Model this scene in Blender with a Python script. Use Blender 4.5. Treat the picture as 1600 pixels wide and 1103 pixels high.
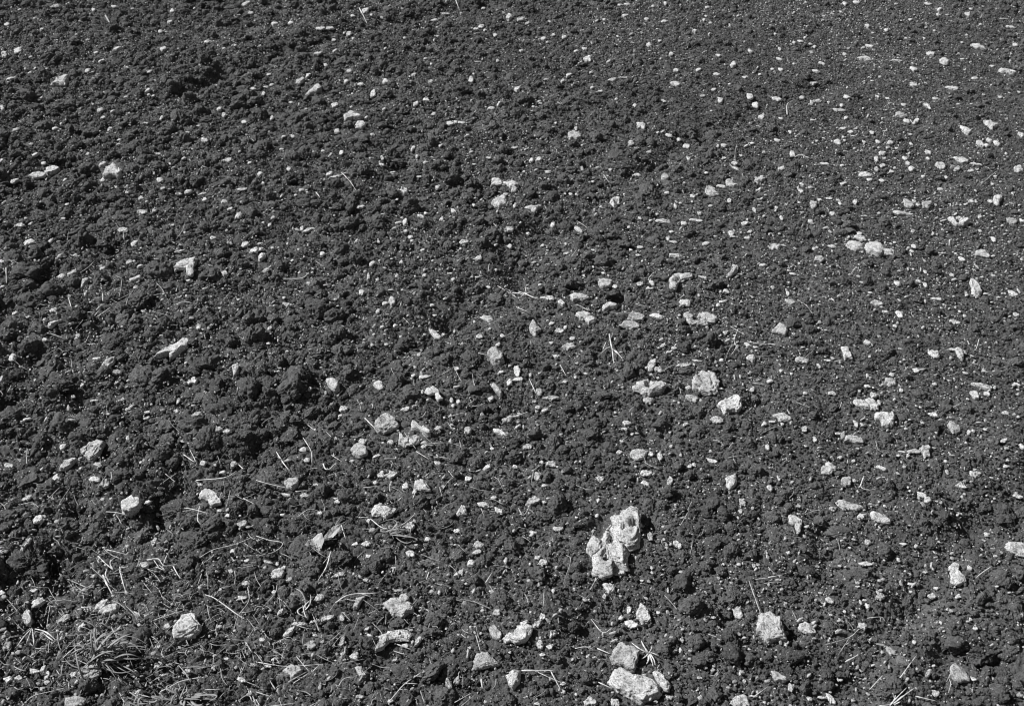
import bpy, math, random
import numpy as np
from mathutils import Vector
R = math.radians
for _o in list(bpy.data.objects): bpy.data.objects.remove(_o)
scene = bpy.context.scene
# ---------------------------------------------------------------- camera
W0, H0 = 1600.0, 1103.0
FPX = 1771.0                     # focal length in photo pixels
PITCH = R(36.0)                  # below the horizon
CAMH = 1.6
cd = bpy.data.cameras.new("camera"); cam = bpy.data.objects.new("camera", cd)
scene.collection.objects.link(cam)
cd.sensor_width = 36.0; cd.lens = 36.0*FPX/W0
cd.dof.use_dof = True; cd.dof.focus_distance = 2.6; cd.dof.aperture_fstop = 9.0
cd.clip_start = 0.05; cd.clip_end = 600
cam.location = (0, 0, CAMH); cam.rotation_euler = (R(90)-PITCH, 0, 0)
scene.camera = cam
# ---------------------------------------------------------------- sky and sun (black-and-white film: both neutral)
SUN = np.array([-0.70, 0.16, 0.71]); SUN = SUN/np.linalg.norm(SUN)
wd = bpy.data.worlds.new("World"); scene.world = wd; wd.use_nodes = True
nt = wd.node_tree; nt.nodes.clear()
sky = nt.nodes.new("ShaderNodeTexSky"); sky.sky_type = 'NISHITA'; sky.sun_disc = False
sky.sun_elevation = math.asin(SUN[2]); sky.sun_rotation = math.atan2(SUN[0], SUN[1])
bw = nt.nodes.new("ShaderNodeRGBToBW"); bg = nt.nodes.new("ShaderNodeBackground"); bg.inputs[1].default_value = 0.05
wo = nt.nodes.new("ShaderNodeOutputWorld")
nt.links.new(sky.outputs[0], bw.inputs[0]); nt.links.new(bw.outputs[0], bg.inputs[0]); nt.links.new(bg.outputs[0], wo.inputs[0])
sl = bpy.data.lights.new("sun", 'SUN'); sl.energy = 5.0; sl.angle = R(0.5); sl.color = (1, 1, 1)
so = bpy.data.objects.new("sun", sl); scene.collection.objects.link(so)
so.rotation_euler = Vector(SUN).to_track_quat('Z', 'Y').to_euler()
scene.view_settings.view_transform = 'Standard'; scene.view_settings.look = 'None'
scene.view_settings.exposure = 0.45; scene.view_settings.gamma = 1.0
scene.cycles.pixel_filter_type = 'BLACKMAN_HARRIS'; scene.cycles.filter_width = 1.0
scene.cycles.max_bounces = 3; scene.cycles.diffuse_bounces = 1
# ---------------------------------------------------------------- projection
cp, sp = math.cos(PITCH), math.sin(PITCH)
def project(x, y, z):
    d = y*cp - (z-CAMH)*sp
    u = y*sp + (z-CAMH)*cp
    d = np.maximum(d, 1e-3)
    return W0/2 + FPX*x/d, H0/2 - FPX*u/d, d
def ray(px, py):
    a = (px-W0/2)/FPX; b = (H0/2-py)/FPX
    return a, cp + b*sp, -sp + b*cp       # x, y, z per unit camera depth
# ---------------------------------------------------------------- noise
def _h(ix, iy, iz, s):
    n = (ix.astype(np.uint32)*np.uint32(374761393) + iy.astype(np.uint32)*np.uint32(668265263)
         + iz.astype(np.uint32)*np.uint32(2246822519) + np.uint32((s*3266489917) & 0xffffffff))
    n = (n ^ (n >> np.uint32(13)))*np.uint32(1274126177)
    n = (n ^ (n >> np.uint32(15)))*np.uint32(2654435761)
    return n ^ (n >> np.uint32(16))
def vnoise(x, y, z=None, seed=0):         # smooth value noise, -1..1
    if z is None: z = np.zeros_like(x)+0.5
    fx, fy, fz = np.floor(x), np.floor(y), np.floor(z)
    ix, iy, iz = (a.astype(np.int64) for a in (fx, fy, fz))
    tx, ty, tz = x-fx, y-fy, z-fz
    tx, ty, tz = (t*t*t*(t*(t*6-15)+10) for t in (tx, ty, tz))
    out = 0
    for dx in (0, 1):
        for dy in (0, 1):
            for dz in (0, 1):
                w = (tx if dx else 1-tx)*(ty if dy else 1-ty)*(tz if dz else 1-tz)
                out = out + w*(_h(ix+dx, iy+dy, iz+dz, seed).astype(np.float64)/4294967295.0*2-1)
    return out
def fbm(x, y, z=None, f=1.0, oct=4, seed=0, gain=.5):
    s, a, t = 0, 1.0, 0
    for o in range(oct):
        s = s + a*vnoise(x*f+o*7.3, y*f-o*3.1, None if z is None else z*f+o*1.7, seed+o); t += a
        a *= gain; f *= 2.03
    return s/t*1.5
def worley(x, y, seed=0):                 # distance to nearest scattered point
    fx, fy = np.floor(x), np.floor(y); ix, iy = fx.astype(np.int64), fy.astype(np.int64)
    z = np.zeros_like(ix); best = np.full(x.shape, 9.0); bid = np.zeros(x.shape)
    for dx in (-1, 0, 1):
        for dy in (-1, 0, 1):
            h = _h(ix+dx, iy+dy, z, seed)
            px = fx+dx+(h & np.uint32(0xffff)).astype(float)/65535; py = fy+dy+(h >> np.uint32(16)).astype(float)/65535
            d = (px-x)**2+(py-y)**2
            m = d < best; best = np.where(m, d, best); bid = np.where(m, (h % np.uint32(997)).astype(float)/997, bid)
    return np.sqrt(best), bid
# ---------------------------------------------------------------- survey of the field
# every stone as "x y w h angle" in survey squares: 4 columns x 3 rows, 1199 units wide; a trailing g = dirty grey one
SURVEY = {
(0,0): """88 238 38 34 -20;20 258 50 22 -35;12 510 50 18 -40;92 46 18 14;262 30 50 24 10;535 32 36 12 -10;805 52 36 18 -25;440 48 26 14 -10;1155 20 44 22 25;1175 62 34 16 -10
752 148 18 22;795 104 24 20;35 115 26 16;358 163 14 14;410 188 22 12 20;545 230 36 24 10;478 286 34 14 35;450 247 26 14;412 333 34 26 40;140 341 16 16;700 337 26 14 10;595 318 28 10 -5
765 232 34 26 -50 g;972 196 36 20;1021 214 16 14;1060 296 24 12 -5;142 269 22 14 30;52 369 40 16 10;187 464 20 18 45;692 425 26 26;697 446 18 14;719 456 16 14;912 436 28 12 5;470 517 30 32
482 551 20 16;527 522 24 16 60;590 455 24 12 10;755 554 16 26;1027 512 30 24;1050 538 28 18 -35;1145 571 26 20;75 608 42 18 20;260 603 24 18 10;286 580 14 14;515 605 20 22 0 g;960 657 42 24 -20
1072 750 32 24 10;1168 763 20 14;165 725 34 20 50;148 676 20 16;555 677 16 18;413 722 18 20;207 765 34 18 -15;68 848 38 26 -5;480 845 28 22;480 770 36 24 20 g;752 842 36 26 -10;764 882 22 20
880 903 44 24 35;838 910 40 14;1135 886 50 14 5;660 928 30 18 -30;598 900 28 14 -25;668 992 56 24;728 985 24 26;1117 1012 40 34 -20;1050 945 28 20 -10;945 910 50 16 20;960 935 30 20;1080 980 30 18 30
96 1055 44 24 5 g;145 1048 38 14 30;577 1077 44 30 -5;808 1055 24 14;20 950 14 26;8 750 18 22;1180 420 38 20 5;1008 372 16 18;196 137 18 10;880 622 28 10;560 655 30 8 10;740 720 30 12 -10;683 577 26 8
315 957 16 14;302 845 16 16;862 742 20 18;1100 215 16 14;910 40 14 12;620 42 14 10;165 85 16 12;120 322 20 10;220 322 16 10;600 205 14 10;930 590 20 10;1155 632 18 12""",
(0,1): """513 52 32 24 15;452 75 22 16 -20;85 112 34 20;165 110 34 18 -20;300 134 44 18;344 132 40 18;435 160 34 34;412 154 12 14;455 182 16 20;364 165 22 16;288 252 62 18 15;372 238 24 14 40;440 335 32 22 -5
421 382 22 28;492 395 32 22 -20;604 382 30 34;548 440 24 50;210 380 56 26 25;244 355 22 24;370 493 36 30;445 502 16 12;518 550 18 12 30;379 617 28 30;400 717 26 32;172 639 30 14 -20;165 480 20 14
202 488 20 12 -40;315 708 22 14;345 815 36 30;375 828 60 14 15;546 630 18 16;832 535 22 16 20;908 580 38 22 -10;935 572 20 18;965 575 40 14 -5;740 350 28 14 20;820 382 24 14 20;835 98 40 16 20
885 66 40 14 -10;1184 82 28 46;1055 125 30 18 10;1030 137 24 16;1120 165 20 22;1132 286 20 18;1072 143 16 14;1065 40 30 14;1007 376 32 24 -50;1103 508 36 22 15;1140 487 44 16 45;694 178 16 12
733 700 44 16 70 g;755 733 20 20;795 760 22 12;640 808 36 10 15;155 793 26 16 -40;18 815 30 30;33 858 18 14;212 890 30 18 20;692 897 38 32 -30;540 883 16 14;850 878 26 20 -30;496 970 50 20 10
775 1015 40 16 -15;795 1000 24 18 0 g;927 990 30 22 -20;870 1026 24 26;665 1043 36 18 10;697 1040 26 40;648 1070 24 12 40;700 1083 24 18;1162 860 24 24;1170 910 28 14;1188 1075 34 34;1088 740 26 10
240 1080 50 20 30;215 1070 20 30;65 1052 18 22;80 1020 28 18 -30;35 1042 16 12;185 915 20 12;60 350 20 12;75 397 28 14;48 408 26 12;75 555 18 30;800 470 40 16 -20;748 490 34 20 50;600 512 26 14 30
1020 960 14 22;592 740 30 14 -60;590 770 30 14 -20;536 742 16 12;765 828 24 12;865 683 24 14 40;990 635 20 18 -30;1010 712 30 10 10;130 640 18 12;325 305 24 14 -40;795 275 26 12 20;1040 290 34 8;820 300 12 16
20 215 14 12;607 228 14 12;850 170 26 8;120 700 22 14;350 725 16 16;435 293 18 12;637 88 14 12;450 440 14 12;235 512 14 16;35 440 14 20""",
(0,2): """45 92 36 30;75 110 30 18 60;45 238 24 16;27 418 42 26 45;301 602 14 26;130 746 34 30;92 752 18 28;265 352 34 24 30;238 380 26 20;355 278 40 32 20;160 372 24 14;125 477 26 14 30;470 374 42 20 10;525 364 60 8 -2
415 429 30 14 10;373 412 18 18;875 327 28 16 25;957 349 36 20 -10;1038 302 30 36;1116 240 28 26;642 210 32 28 25;630 92 30 20 0 g;529 75 26 18 -10;712 102 34 20 10;432 92 14 18;540 20 30 14;505 25 24 14
720 18 16 30;246 175 26 18 40;195 165 20 14;150 182 24 16;165 200 16 14;342 230 24 18 -30;300 240 18 14;660 30 20 12 40;745 255 30 20 50;768 330 26 24 0 g;855 145 26 18;925 160 30 14 50;900 95 20 14 40
910 77 16 10;930 108 16 16;915 35 26 14;496 172 18 14;695 193 18 12;710 475 36 14 -25;488 465 20 12 20;945 420 24 16 25;978 472 26 28;895 450 34 12 20;1112 455 30 32;1142 493 40 34;1173 548 36 24 15
1092 362 34 12 5;1020 395 18 10;967 260 28 12 -20;1020 118 12 18;1160 350 16 14;577 495 18 20 0 g;735 635 36 18 -20;780 654 30 22;815 686 42 24 -15;682 622 18 12;825 742 18 28;994 680 32 22 0 g;1072 730 24 14 -20
1045 765 32 24 10;1100 683 36 12 35;1125 672 30 14 10;994 740 18 14;588 820 40 24;720 828 40 34;727 903 26 14;848 919 30 18;980 872 50 20 -15;1160 888 36 14 15;193 1055 34 30;315 1078 44 14 -40;12 885 36 46
12 965 24 22;417 968 16 18;378 852 18 16;172 806 26 20;460 795 20 16 -40;808 1050 32 26 -40;862 1032 70 16 -10;880 1000 22 22;1090 1048 34 24 15;1135 985 18 22;765 965 18 36;598 1022 22 14 -30;650 1033 24 12
748 1085 28 14;1028 1090 32 26;1018 940 26 22;930 963 22 14;910 810 24 14;1050 790 50 18 -25;843 945 12 14;275 910 22 14;303 910 16 14;75 1096 26 14;640 712 30 10;205 577 14 12;368 340 16 12;680 137 14 14
15 692 30 10;60 700 16 10;400 785 24 10;550 1065 20 12;680 1003 14 12;100 500 14 12;560 160 24 10 40;1180 712 14 12;808 857 16 12;1060 75 18 10 40;640 975 16 14;1115 1085 30 12 30;935 520 12 10;525 910 12 12""",
(0,3): """685 325 30 32;677 298 12 14;480 218 42 18 -30;466 123 26 28;554 141 22 18;665 92 24 14;935 67 24 20;950 43 16 12;805 45 32 14 35;750 20 36 16 -10;838 72 20 12;795 70 18 14;995 115 20 12;1160 210 32 20 -5
1133 127 40 14 -15;1168 160 12 12;1052 310 20 12;973 368 34 14;683 398 32 32;785 463 34 14 5;748 497 40 24 -60;638 492 22 20;650 570 30 22 -50;695 570 40 18 30;758 252 34 24 0 g;605 285 60 12 -10
228 336 40 16 -30;255 298 28 12 -25;216 390 40 12 10;55 278 36 18 -25;60 328 26 24;54 230 14 26;155 195 34 14 -10;120 200 16 18;200 208 18 12;218 220 18 12;175 178 22 10 30;205 245 22 14;360 255 22 14 -40
340 57 16 14;302 67 16 14;262 76 18 14;35 160 14 14;415 12 30 16;360 20 20 26;160 460 24 24;345 495 22 18;370 455 36 22 -30;368 552 30 18 30;512 453 20 16;560 462 20 12;215 563 46 10 -5;353 603 50 14 15
387 618 30 18;415 603 40 8 15;325 665 36 24 -30;487 622 22 20;516 664 22 24;570 670 36 24 35;560 692 28 14;602 695 20 12;535 718 42 22 15;508 745 36 24 40;548 742 22 14;538 775 36 18 30;508 792 22 28
578 805 40 18 10;594 787 14 14;643 743 26 22 -40;655 765 26 20;670 790 34 30;748 712 28 22 -25;749 742 26 22;952 800 34 16;970 768 48 14 -15;995 675 30 36;1037 657 28 34;1072 670 28 28;1022 682 24 20;1185 632 26 28
835 832 20 16;1063 826 24 14;725 826 18 14;805 887 28 18;114 722 28 36;45 658 34 16 -30;228 660 20 12;265 768 44 20 -20;62 790 36 22 20 g;478 842 36 18 10;530 845 28 18;352 862 46 14 20;198 878 36 14
158 865 20 20;155 895 26 20 60;347 775 20 14;243 938 26 20 0 g;290 930 36 10;335 950 20 34;408 947 24 32;38 975 30 18 60;62 1020 18 30;160 995 20 14;200 1040 28 22;300 1000 34 24;685 945 20 22;702 958 22 16
520 1000 26 12;950 945 30 24;925 957 28 12;975 945 14 24;1042 945 20 20;995 1015 32 20;1190 1035 20 30;680 1082 26 20;992 1082 20 14;430 1095 38 20;1115 720 14 12;660 720 22 12 45;535 555 14 10;545 615 20 8
450 665 16 18;20 325 18 10;120 300 12 14;105 620 20 20 0 g;130 640 14 10;265 618 16 8;395 638 18 8;730 180 12 14;645 180 16 12;490 155 16 10;930 165 18 10;910 200 18 12;490 380 16 8;525 360 18 10;1090 455 24 12
290 1085 16 16;85 958 16 12;420 880 10 12;740 130 16 10;600 18 16 8;175 12 14 14;150 45 20 8;780 145 14 10;910 277 24 8;1175 432 12 14;1010 445 18 8;890 488 16 8;60 555 20 12;285 480 14 10;1052 862 12 16""",
(1,0): """140 30 48 26 10;1000 12 44 20;632 38 28 28;605 125 42 28 0 g;655 142 38 16 10;480 154 26 22;635 202 48 18 20;842 72 60 16 10;1052 178 40 26 -40 g;1148 43 38 24 40;1190 68 50 34 15;340 178 36 36 0 g
395 218 32 56 0 g;403 268 16 22;285 190 36 24 0 g;280 95 26 18;350 92 24 16;250 350 38 24 10;210 395 20 24;364 471 34 28;211 489 28 22;60 570 46 44;6 670 24 38;455 575 42 20 -5;545 640 44 28 0 g;930 430 26 24
895 432 20 10;912 677 44 38;886 690 22 22;830 661 22 14;382 689 18 20;825 825 34 22 -25;690 853 32 18 30;690 827 24 14;600 812 32 18 10;835 775 18 36;575 768 22 24;440 772 40 12;125 858 50 14 15;215 860 10 24
345 760 22 18 0 g;600 950 26 24 0 g;1022 908 52 24 18;1060 917 38 22;395 1000 28 40;294 990 30 28;455 1070 34 22;378 1090 16 14;42 1078 56 18 -15;660 1063 22 16;1005 1078 16 24;1095 1072 40 34 50;950 1065 34 24
130 380 22 14;1117 300 14 14;635 243 26 16;545 690 20 20;600 680 16 18;870 597 16 14;880 210 20 14 0 g;140 628 12 12;163 677 16 12;95 1000 14 14 0 g;70 365 24 20 0 g;480 832 14 12;985 287 16 10;1030 340 20 10
1115 435 14 10;955 248 14 10;240 25 20 24;760 300 14 12;370 640 12 10;990 478 12 10;925 835 50 26 10 g;790 342 14 10;10 120 34 22 -20 g;15 238 30 14 20 g""",
(1,1): """28 100 30 42;20 65 36 20 20;20 38 30 14;48 162 28 28;75 58 20 12;975 30 46 26 -5;725 8 26 18;470 28 36 18 60;310 85 28 22 0 g;1122 46 18 18;1045 105 34 26 10;780 68 26 14;170 118 18 12;545 132 22 24;526 195 18 36 0 g
681 125 20 20;660 190 18 22;790 187 26 20;790 162 14 18;575 30 16 20;570 207 18 14;495 265 34 24 -20;633 254 30 10;603 317 26 18;637 307 34 36;572 353 24 34;150 325 50 22 -25;370 298 20 16;130 290 18 14
835 373 24 14;66 433 30 18 20;875 464 20 18;1045 476 38 22;1155 470 28 26;1135 510 28 18 20;966 508 18 20;550 463 16 14;542 512 16 20;610 510 20 16;650 422 22 18;590 428 20 16;765 557 32 20 30;208 480 12 12
1150 637 26 14;101 637 22 12;940 625 30 20;790 662 56 22 5;735 655 26 24;780 733 14 20;1185 685 34 32 30;407 812 60 28 -10;700 812 46 22 10;915 768 20 32;925 795 24 20;948 779 26 24;1100 765 36 26 20 g
852 903 34 22;632 966 32 24;500 963 44 32;785 972 26 20;785 988 22 18;222 1003 34 28 -40;238 1048 38 24;993 910 42 44 0 g;1180 862 70 38 20 g;925 905 20 14;912 960 18 22;1105 998 20 18;852 1065 40 22 -15
448 1056 26 14;560 1035 40 14 25;375 950 16 16;150 1053 28 16;1085 1083 44 22 30 g;735 715 20 14;745 617 12 14;495 785 14 12;1190 50 26 24;1125 160 18 12;1090 240 24 14 -20 g;1035 195 24 8;850 210 24 10;910 178 26 10
850 232 14 10;925 205 20 14 40;930 160 12 12;885 295 18 14 0 g;825 325 22 20 0 g;685 255 16 12;745 190 12 10;730 25 16 12;440 3 16 10;225 100 12 12;105 55 12 10;200 65 14 12;245 222 22 14;148 40 12 14;205 262 12 12
360 235 24 8;435 450 16 12;320 430 16 10;228 602 10 14;145 542 16 12;60 505 18 12 0 g;960 62 16 10;745 795 14 10;395 845 20 16 0 g;595 970 14 10;655 1000 14 10;1150 382 14 10;1095 437 16 12;930 450 10 16""",
(1,2): """145 48 26 22;258 85 30 18;253 40 16 18;558 68 20 18;598 55 30 16;592 92 26 12;730 12 26 26;755 30 44 14 -20 g;908 40 36 20 10 g;1105 12 40 26 0 g;1035 6 34 14;1170 137 34 14;486 240 28 18 10;600 228 30 22
652 220 32 20 -40;640 248 28 16;895 195 50 14 -15;428 175 16 12;1005 262 28 22;975 262 20 10 20;173 295 64 26 -15;132 230 22 12;232 316 42 26 -60;397 293 16 12;812 315 68 30 -5;683 378 62 24 -5;988 308 50 18 0 g
965 325 22 14;220 446 52 28;188 412 24 18;252 430 20 20 0 g;283 482 32 18 -20;183 503 24 14;270 520 58 34 15;205 565 40 18 0 g;1000 457 38 18 20;708 515 36 22 15;760 527 26 16 0 g;858 519 18 12;1102 512 28 24 0 g
1138 523 28 12;735 548 36 12 20;1122 572 46 34 -30;870 587 46 14;800 606 70 22 8;683 628 44 36;652 650 20 20;683 665 20 14;828 712 30 18;845 760 56 40 -30 g;970 716 46 10;957 865 56 38 -20;1125 722 28 18 35
25 635 36 44;33 673 54 28;86 652 14 24;130 732 40 40 0 g;185 760 76 26 0 g;108 777 24 20;122 804 34 24;153 818 34 18 20;30 895 40 16 40;297 662 16 16;248 685 24 20;345 646 20 12;457 600 14 14;983 583 20 18
1182 882 32 20 20;535 880 40 32;530 905 34 22 0 g;563 930 18 16;695 830 22 16 30;812 884 36 20 30;484 828 16 14;70 987 42 26 10;502 1014 32 20;645 1022 40 28 -40;693 1038 26 40;515 965 28 20 0 g;138 1060 20 24
185 1070 50 36 0 g;12 1083 28 18;938 1058 56 18 -30;833 1082 30 24;852 1073 26 26 0 g;930 1010 18 16;1195 990 20 30 0 g;645 775 60 44 0 g;1078 418 16 10;1000 385 28 8;315 428 18 10;235 370 12 12
1155 675 10 12;1168 945 14 10;760 775 22 10;745 985 18 18 0 g;310 915 14 10;320 1058 10 14;1165 465 8 10;380 68 16 12;105 125 26 10 15;518 155 18 18 30;610 120 12 12;380 150 12 18;500 700 12 8;155 985 12 10""",
(1,3): """33 50 52 36;432 12 54 28 -15;300 52 40 16 -20;216 62 18 18;243 112 66 46 0 g;115 180 28 14 -15;97 165 16 14;92 272 22 28 0 g;105 312 40 32 0 g;680 50 26 26;674 74 18 18;594 33 14 14;1003 88 60 42;1055 96 26 14
908 112 32 18 -60;1055 17 20 28 0 g;1130 30 20 12;735 170 24 16 -40;1055 187 20 14;605 224 34 24;704 213 28 14 -20;738 232 16 26;930 275 26 18 60;1022 272 34 10;1145 270 44 24 -35;790 297 56 20;825 325 20 12 -40
757 277 16 12;512 317 50 26;549 358 34 16 -10;615 370 30 46;597 425 22 26;877 406 48 24 -10;1160 370 24 20 0 g;120 461 20 12;468 502 38 26 -20;160 522 20 14;780 558 54 42;862 533 40 14;158 585 70 34 -5 g
240 612 28 16 -60;283 585 40 12 -10;62 633 22 16;110 648 16 14;620 592 18 12;694 632 30 26;12 680 34 26;582 650 34 22;573 685 58 42 0 g;465 705 26 18;465 655 16 24 0 g;624 724 30 18;175 738 24 26;303 740 44 24
497 748 36 34;520 782 16 30;1028 742 30 24;972 750 40 50;1060 712 20 22;935 765 16 12;1168 697 30 16 -30;1012 635 24 14;1113 830 36 20 0 g;68 882 20 22;20 872 34 14;170 905 34 28 30;412 880 20 34;770 836 56 24 -8
713 803 14 14;942 922 30 18 40;960 914 18 16;648 905 22 14;325 927 28 12;218 955 26 26;1105 958 44 20 20;1118 995 20 16;1190 990 26 34;685 1010 70 26 0 g;628 1012 40 14 -10;612 1030 18 12;655 1030 16 18
338 1040 34 20 20;830 1054 20 18;530 1088 44 20 -30;400 1055 18 16;963 1095 34 14 0 g;1112 1080 24 16;722 875 24 14 -40;1175 260 14 30;1110 272 12 12;478 268 26 10;300 298 14 12;375 303 12 12;820 360 14 12
1003 195 14 14;655 155 12 16;680 158 12 12;575 38 16 12;145 130 12 14 60;860 185 20 20 0 g;240 405 20 16 0 g;520 472 18 12 0 g;525 538 12 10;780 695 28 14 0 g;45 585 16 10 0 g;735 1040 10 10;1080 290 24 8 10""",
(2,0): """445 42 54 26 5;492 62 46 40 0 g;262 30 34 34;1042 8 36 20;938 68 30 14 -10;128 130 38 30 10;182 230 54 42;690 150 30 24 0 g;740 212 24 20;1028 188 28 18;842 190 20 20;1068 212 28 22 -30;1137 247 40 32 0 g
1165 263 26 14;103 375 16 12;20 372 54 30;720 335 28 40;595 355 20 26;678 443 58 28 5;1088 376 26 26;1080 470 24 20;948 468 16 16;158 560 32 24;437 495 24 16;405 555 60 24 30 g;181 618 56 42;300 695 58 36 25 g
45 692 18 22;475 628 56 36 40;640 672 44 16 -25;682 678 14 12;1150 528 44 32;1130 598 64 22;1033 555 18 16;783 728 26 24 0 g;1028 730 36 22 0 g;380 735 24 34 0 g;36 820 40 40 0 g;305 765 30 18 0 g;742 825 40 16
742 908 60 32;662 902 30 16;872 940 42 24;345 955 30 42;360 988 22 20;158 940 54 28;202 930 28 32;222 955 20 46;222 988 28 18;40 975 54 28;88 970 38 28;200 1022 26 22;758 962 66 20 20;1132 980 50 26 -25
632 952 44 24 0 g;1182 910 34 16;10 575 36 26 -50;1100 748 20 14;247 348 16 14;600 272 14 14;1155 423 24 16;685 580 12 10;835 560 14 10;1060 880 20 14;120 410 16 10;535 1015 14 16 0 g;485 360 18 10;520 130 20 12
60 133 10 10;1045 490 14 10;595 720 14 10;270 748 18 12;980 775 14 14""",
(2,1): """585 22 34 38;635 20 56 34;560 55 24 22;700 72 30 36;743 100 40 22 0 g;995 38 46 30;878 72 20 14;230 118 52 22 -15 g;140 113 54 16 -15;380 145 28 24;127 206 30 18;297 200 30 18;1060 158 62 30;1138 190 56 30 -30
1113 128 26 18;722 258 50 42;528 235 22 26;545 278 34 22 0 g;805 320 34 20;940 285 36 22;518 342 50 30;725 388 52 32;525 402 30 30;55 428 64 20 -10;100 435 20 20;105 478 58 48;130 455 20 20;390 487 70 22 15
515 512 28 18;302 595 44 34;85 568 20 28 0 g;118 660 40 20 50;592 476 14 14;645 455 20 12;1130 668 36 34;205 718 64 24 10;275 705 52 16 10;335 690 62 22 10;402 687 38 18 -55;520 740 30 14 50;258 815 38 42 0 g
30 790 26 26;405 795 56 30 80 g;757 800 44 30 50;703 818 32 16;535 773 40 12 -30;407 856 26 20;458 868 50 30 -15;411 884 24 14;372 888 14 12;1180 785 54 34 35;58 915 32 18;485 1057 50 26 0 g;630 1078 36 22 30
900 995 64 24 -55 g;940 985 50 30 -70 g;765 683 18 18;847 570 20 16;1000 828 16 14;1105 565 30 10;985 530 16 14;1075 1083 16 20;1045 345 50 36 -10 g;1033 382 40 24 20 g;1008 430 44 28 40;952 480 66 24 40;280 65 26 12
670 560 40 14;1060 655 18 14;465 345 30 18 20 g;890 740 14 12;1190 850 16 14 0 g;655 885 26 14 20;600 330 16 12;750 348 24 10;855 455 12 10;1005 732 14 12;275 770 30 12 0 g;1170 425 18 34;345 810 18 12 0 g
95 880 40 16 15 g;10 600 14 12;650 1000 12 12 0 g;185 530 14 10;375 130 22 10;515 105 14 16;335 955 14 10 0 g""",
(2,2): """118 25 30 38 0 g;155 70 30 14;415 40 38 36;630 12 54 28;630 62 54 28 -30;742 50 52 28 65;1067 103 24 22;150 148 20 16;403 140 18 30 0 g;1078 150 30 40 0 g;1070 190 20 20;398 210 24 26;303 220 16 16;48 203 20 16
222 272 50 26 0 g;100 292 38 24;505 470 66 46 0 g;455 548 52 46;433 588 18 28 0 g;775 345 46 28 -20;645 310 30 40 0 g;708 262 14 14;150 428 44 34;118 405 32 24;84 436 14 14;655 456 16 16;609 516 18 16;643 518 20 20
990 438 14 16;1134 447 20 20;290 552 14 14;193 562 18 24;731 560 10 24;547 648 28 40;560 718 54 32 -5;512 688 30 18 30;1055 665 50 54;685 665 20 16;945 688 22 14;145 685 36 32 45;118 718 60 26 35;62 712 60 18 25
193 763 46 30 35;133 810 28 58;178 825 30 24 40;142 860 30 16;357 866 28 20 30;382 875 24 10 20;797 793 22 22;787 840 16 28;912 838 22 20;937 932 32 24;878 970 34 14;1068 950 16 20;1046 1000 14 20;1090 985 14 20
240 998 26 22;240 1033 22 20;365 1082 72 50;485 1088 60 40;740 1060 34 20;675 1083 20 18;1130 1055 40 14;1185 1085 20 14;868 1025 20 14;830 880 14 12;120 1090 30 12;570 130 14 14;825 78 14 12;765 160 12 12;178 340 14 12
485 130 14 10;865 550 18 12;500 72 14 12;555 440 16 10;88 662 14 14;968 732 12 16;300 1045 16 16 0 g;605 840 14 12 0 g;30 485 12 12;885 1055 14 10;1125 70 12 10;1180 170 12 12""",
(2,3): """10 80 28 34;143 167 34 20 15;140 202 16 14;77 316 36 20;96 385 20 22;303 178 46 24;435 216 38 28 0 g;370 52 50 42 60 g;400 45 30 20 0 g;720 115 40 26 -40 g;750 138 38 28;790 144 18 14;903 72 44 38;972 15 54 34;1048 33 20 14
1168 120 46 24 -20;470 337 30 28 40;633 343 32 16;868 252 30 22;890 203 26 16 40;1025 298 30 22;943 455 34 20 -50;463 436 54 22;420 525 32 18;420 543 26 10;668 530 34 18 -25;788 550 24 16;525 590 50 36 -25 g;768 588 36 34
888 588 36 16 30;292 610 42 26 -35;453 607 30 14 -25;467 634 28 30;435 618 14 26;860 657 18 18;295 675 16 14;398 677 14 12;358 660 14 16;78 812 40 22 -40;85 760 20 24;972 737 24 18;105 1012 30 46;196 1067 28 28
250 1062 60 16 -15;298 1070 58 24 -60;445 730 50 36 55 g;168 890 16 14;188 891 14 12;575 845 44 34 -60 g;685 803 20 26;783 1040 48 34 -15;755 948 56 22 40 g;960 972 28 20 -40;1178 1050 40 30 0 g;808 713 14 18
1170 722 14 14;382 360 14 14;85 620 16 12;450 185 16 12;655 78 16 16;665 95 14 12;520 145 14 12;545 165 16 14;148 130 12 14;612 420 14 24 0 g;735 475 18 12;1085 425 14 12;245 572 18 10;840 650 14 14;545 420 14 10
948 695 14 14;290 785 12 12;265 0 40 14;50 35 16 30 0 g;305 70 12 12;1020 75 14 12;1065 400 24 14;705 388 12 14;920 110 16 12;720 300 12 10;948 1042 12 14;708 650 12 10;498 230 12 12;840 740 10 10;1060 130 16 10""",
}
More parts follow.
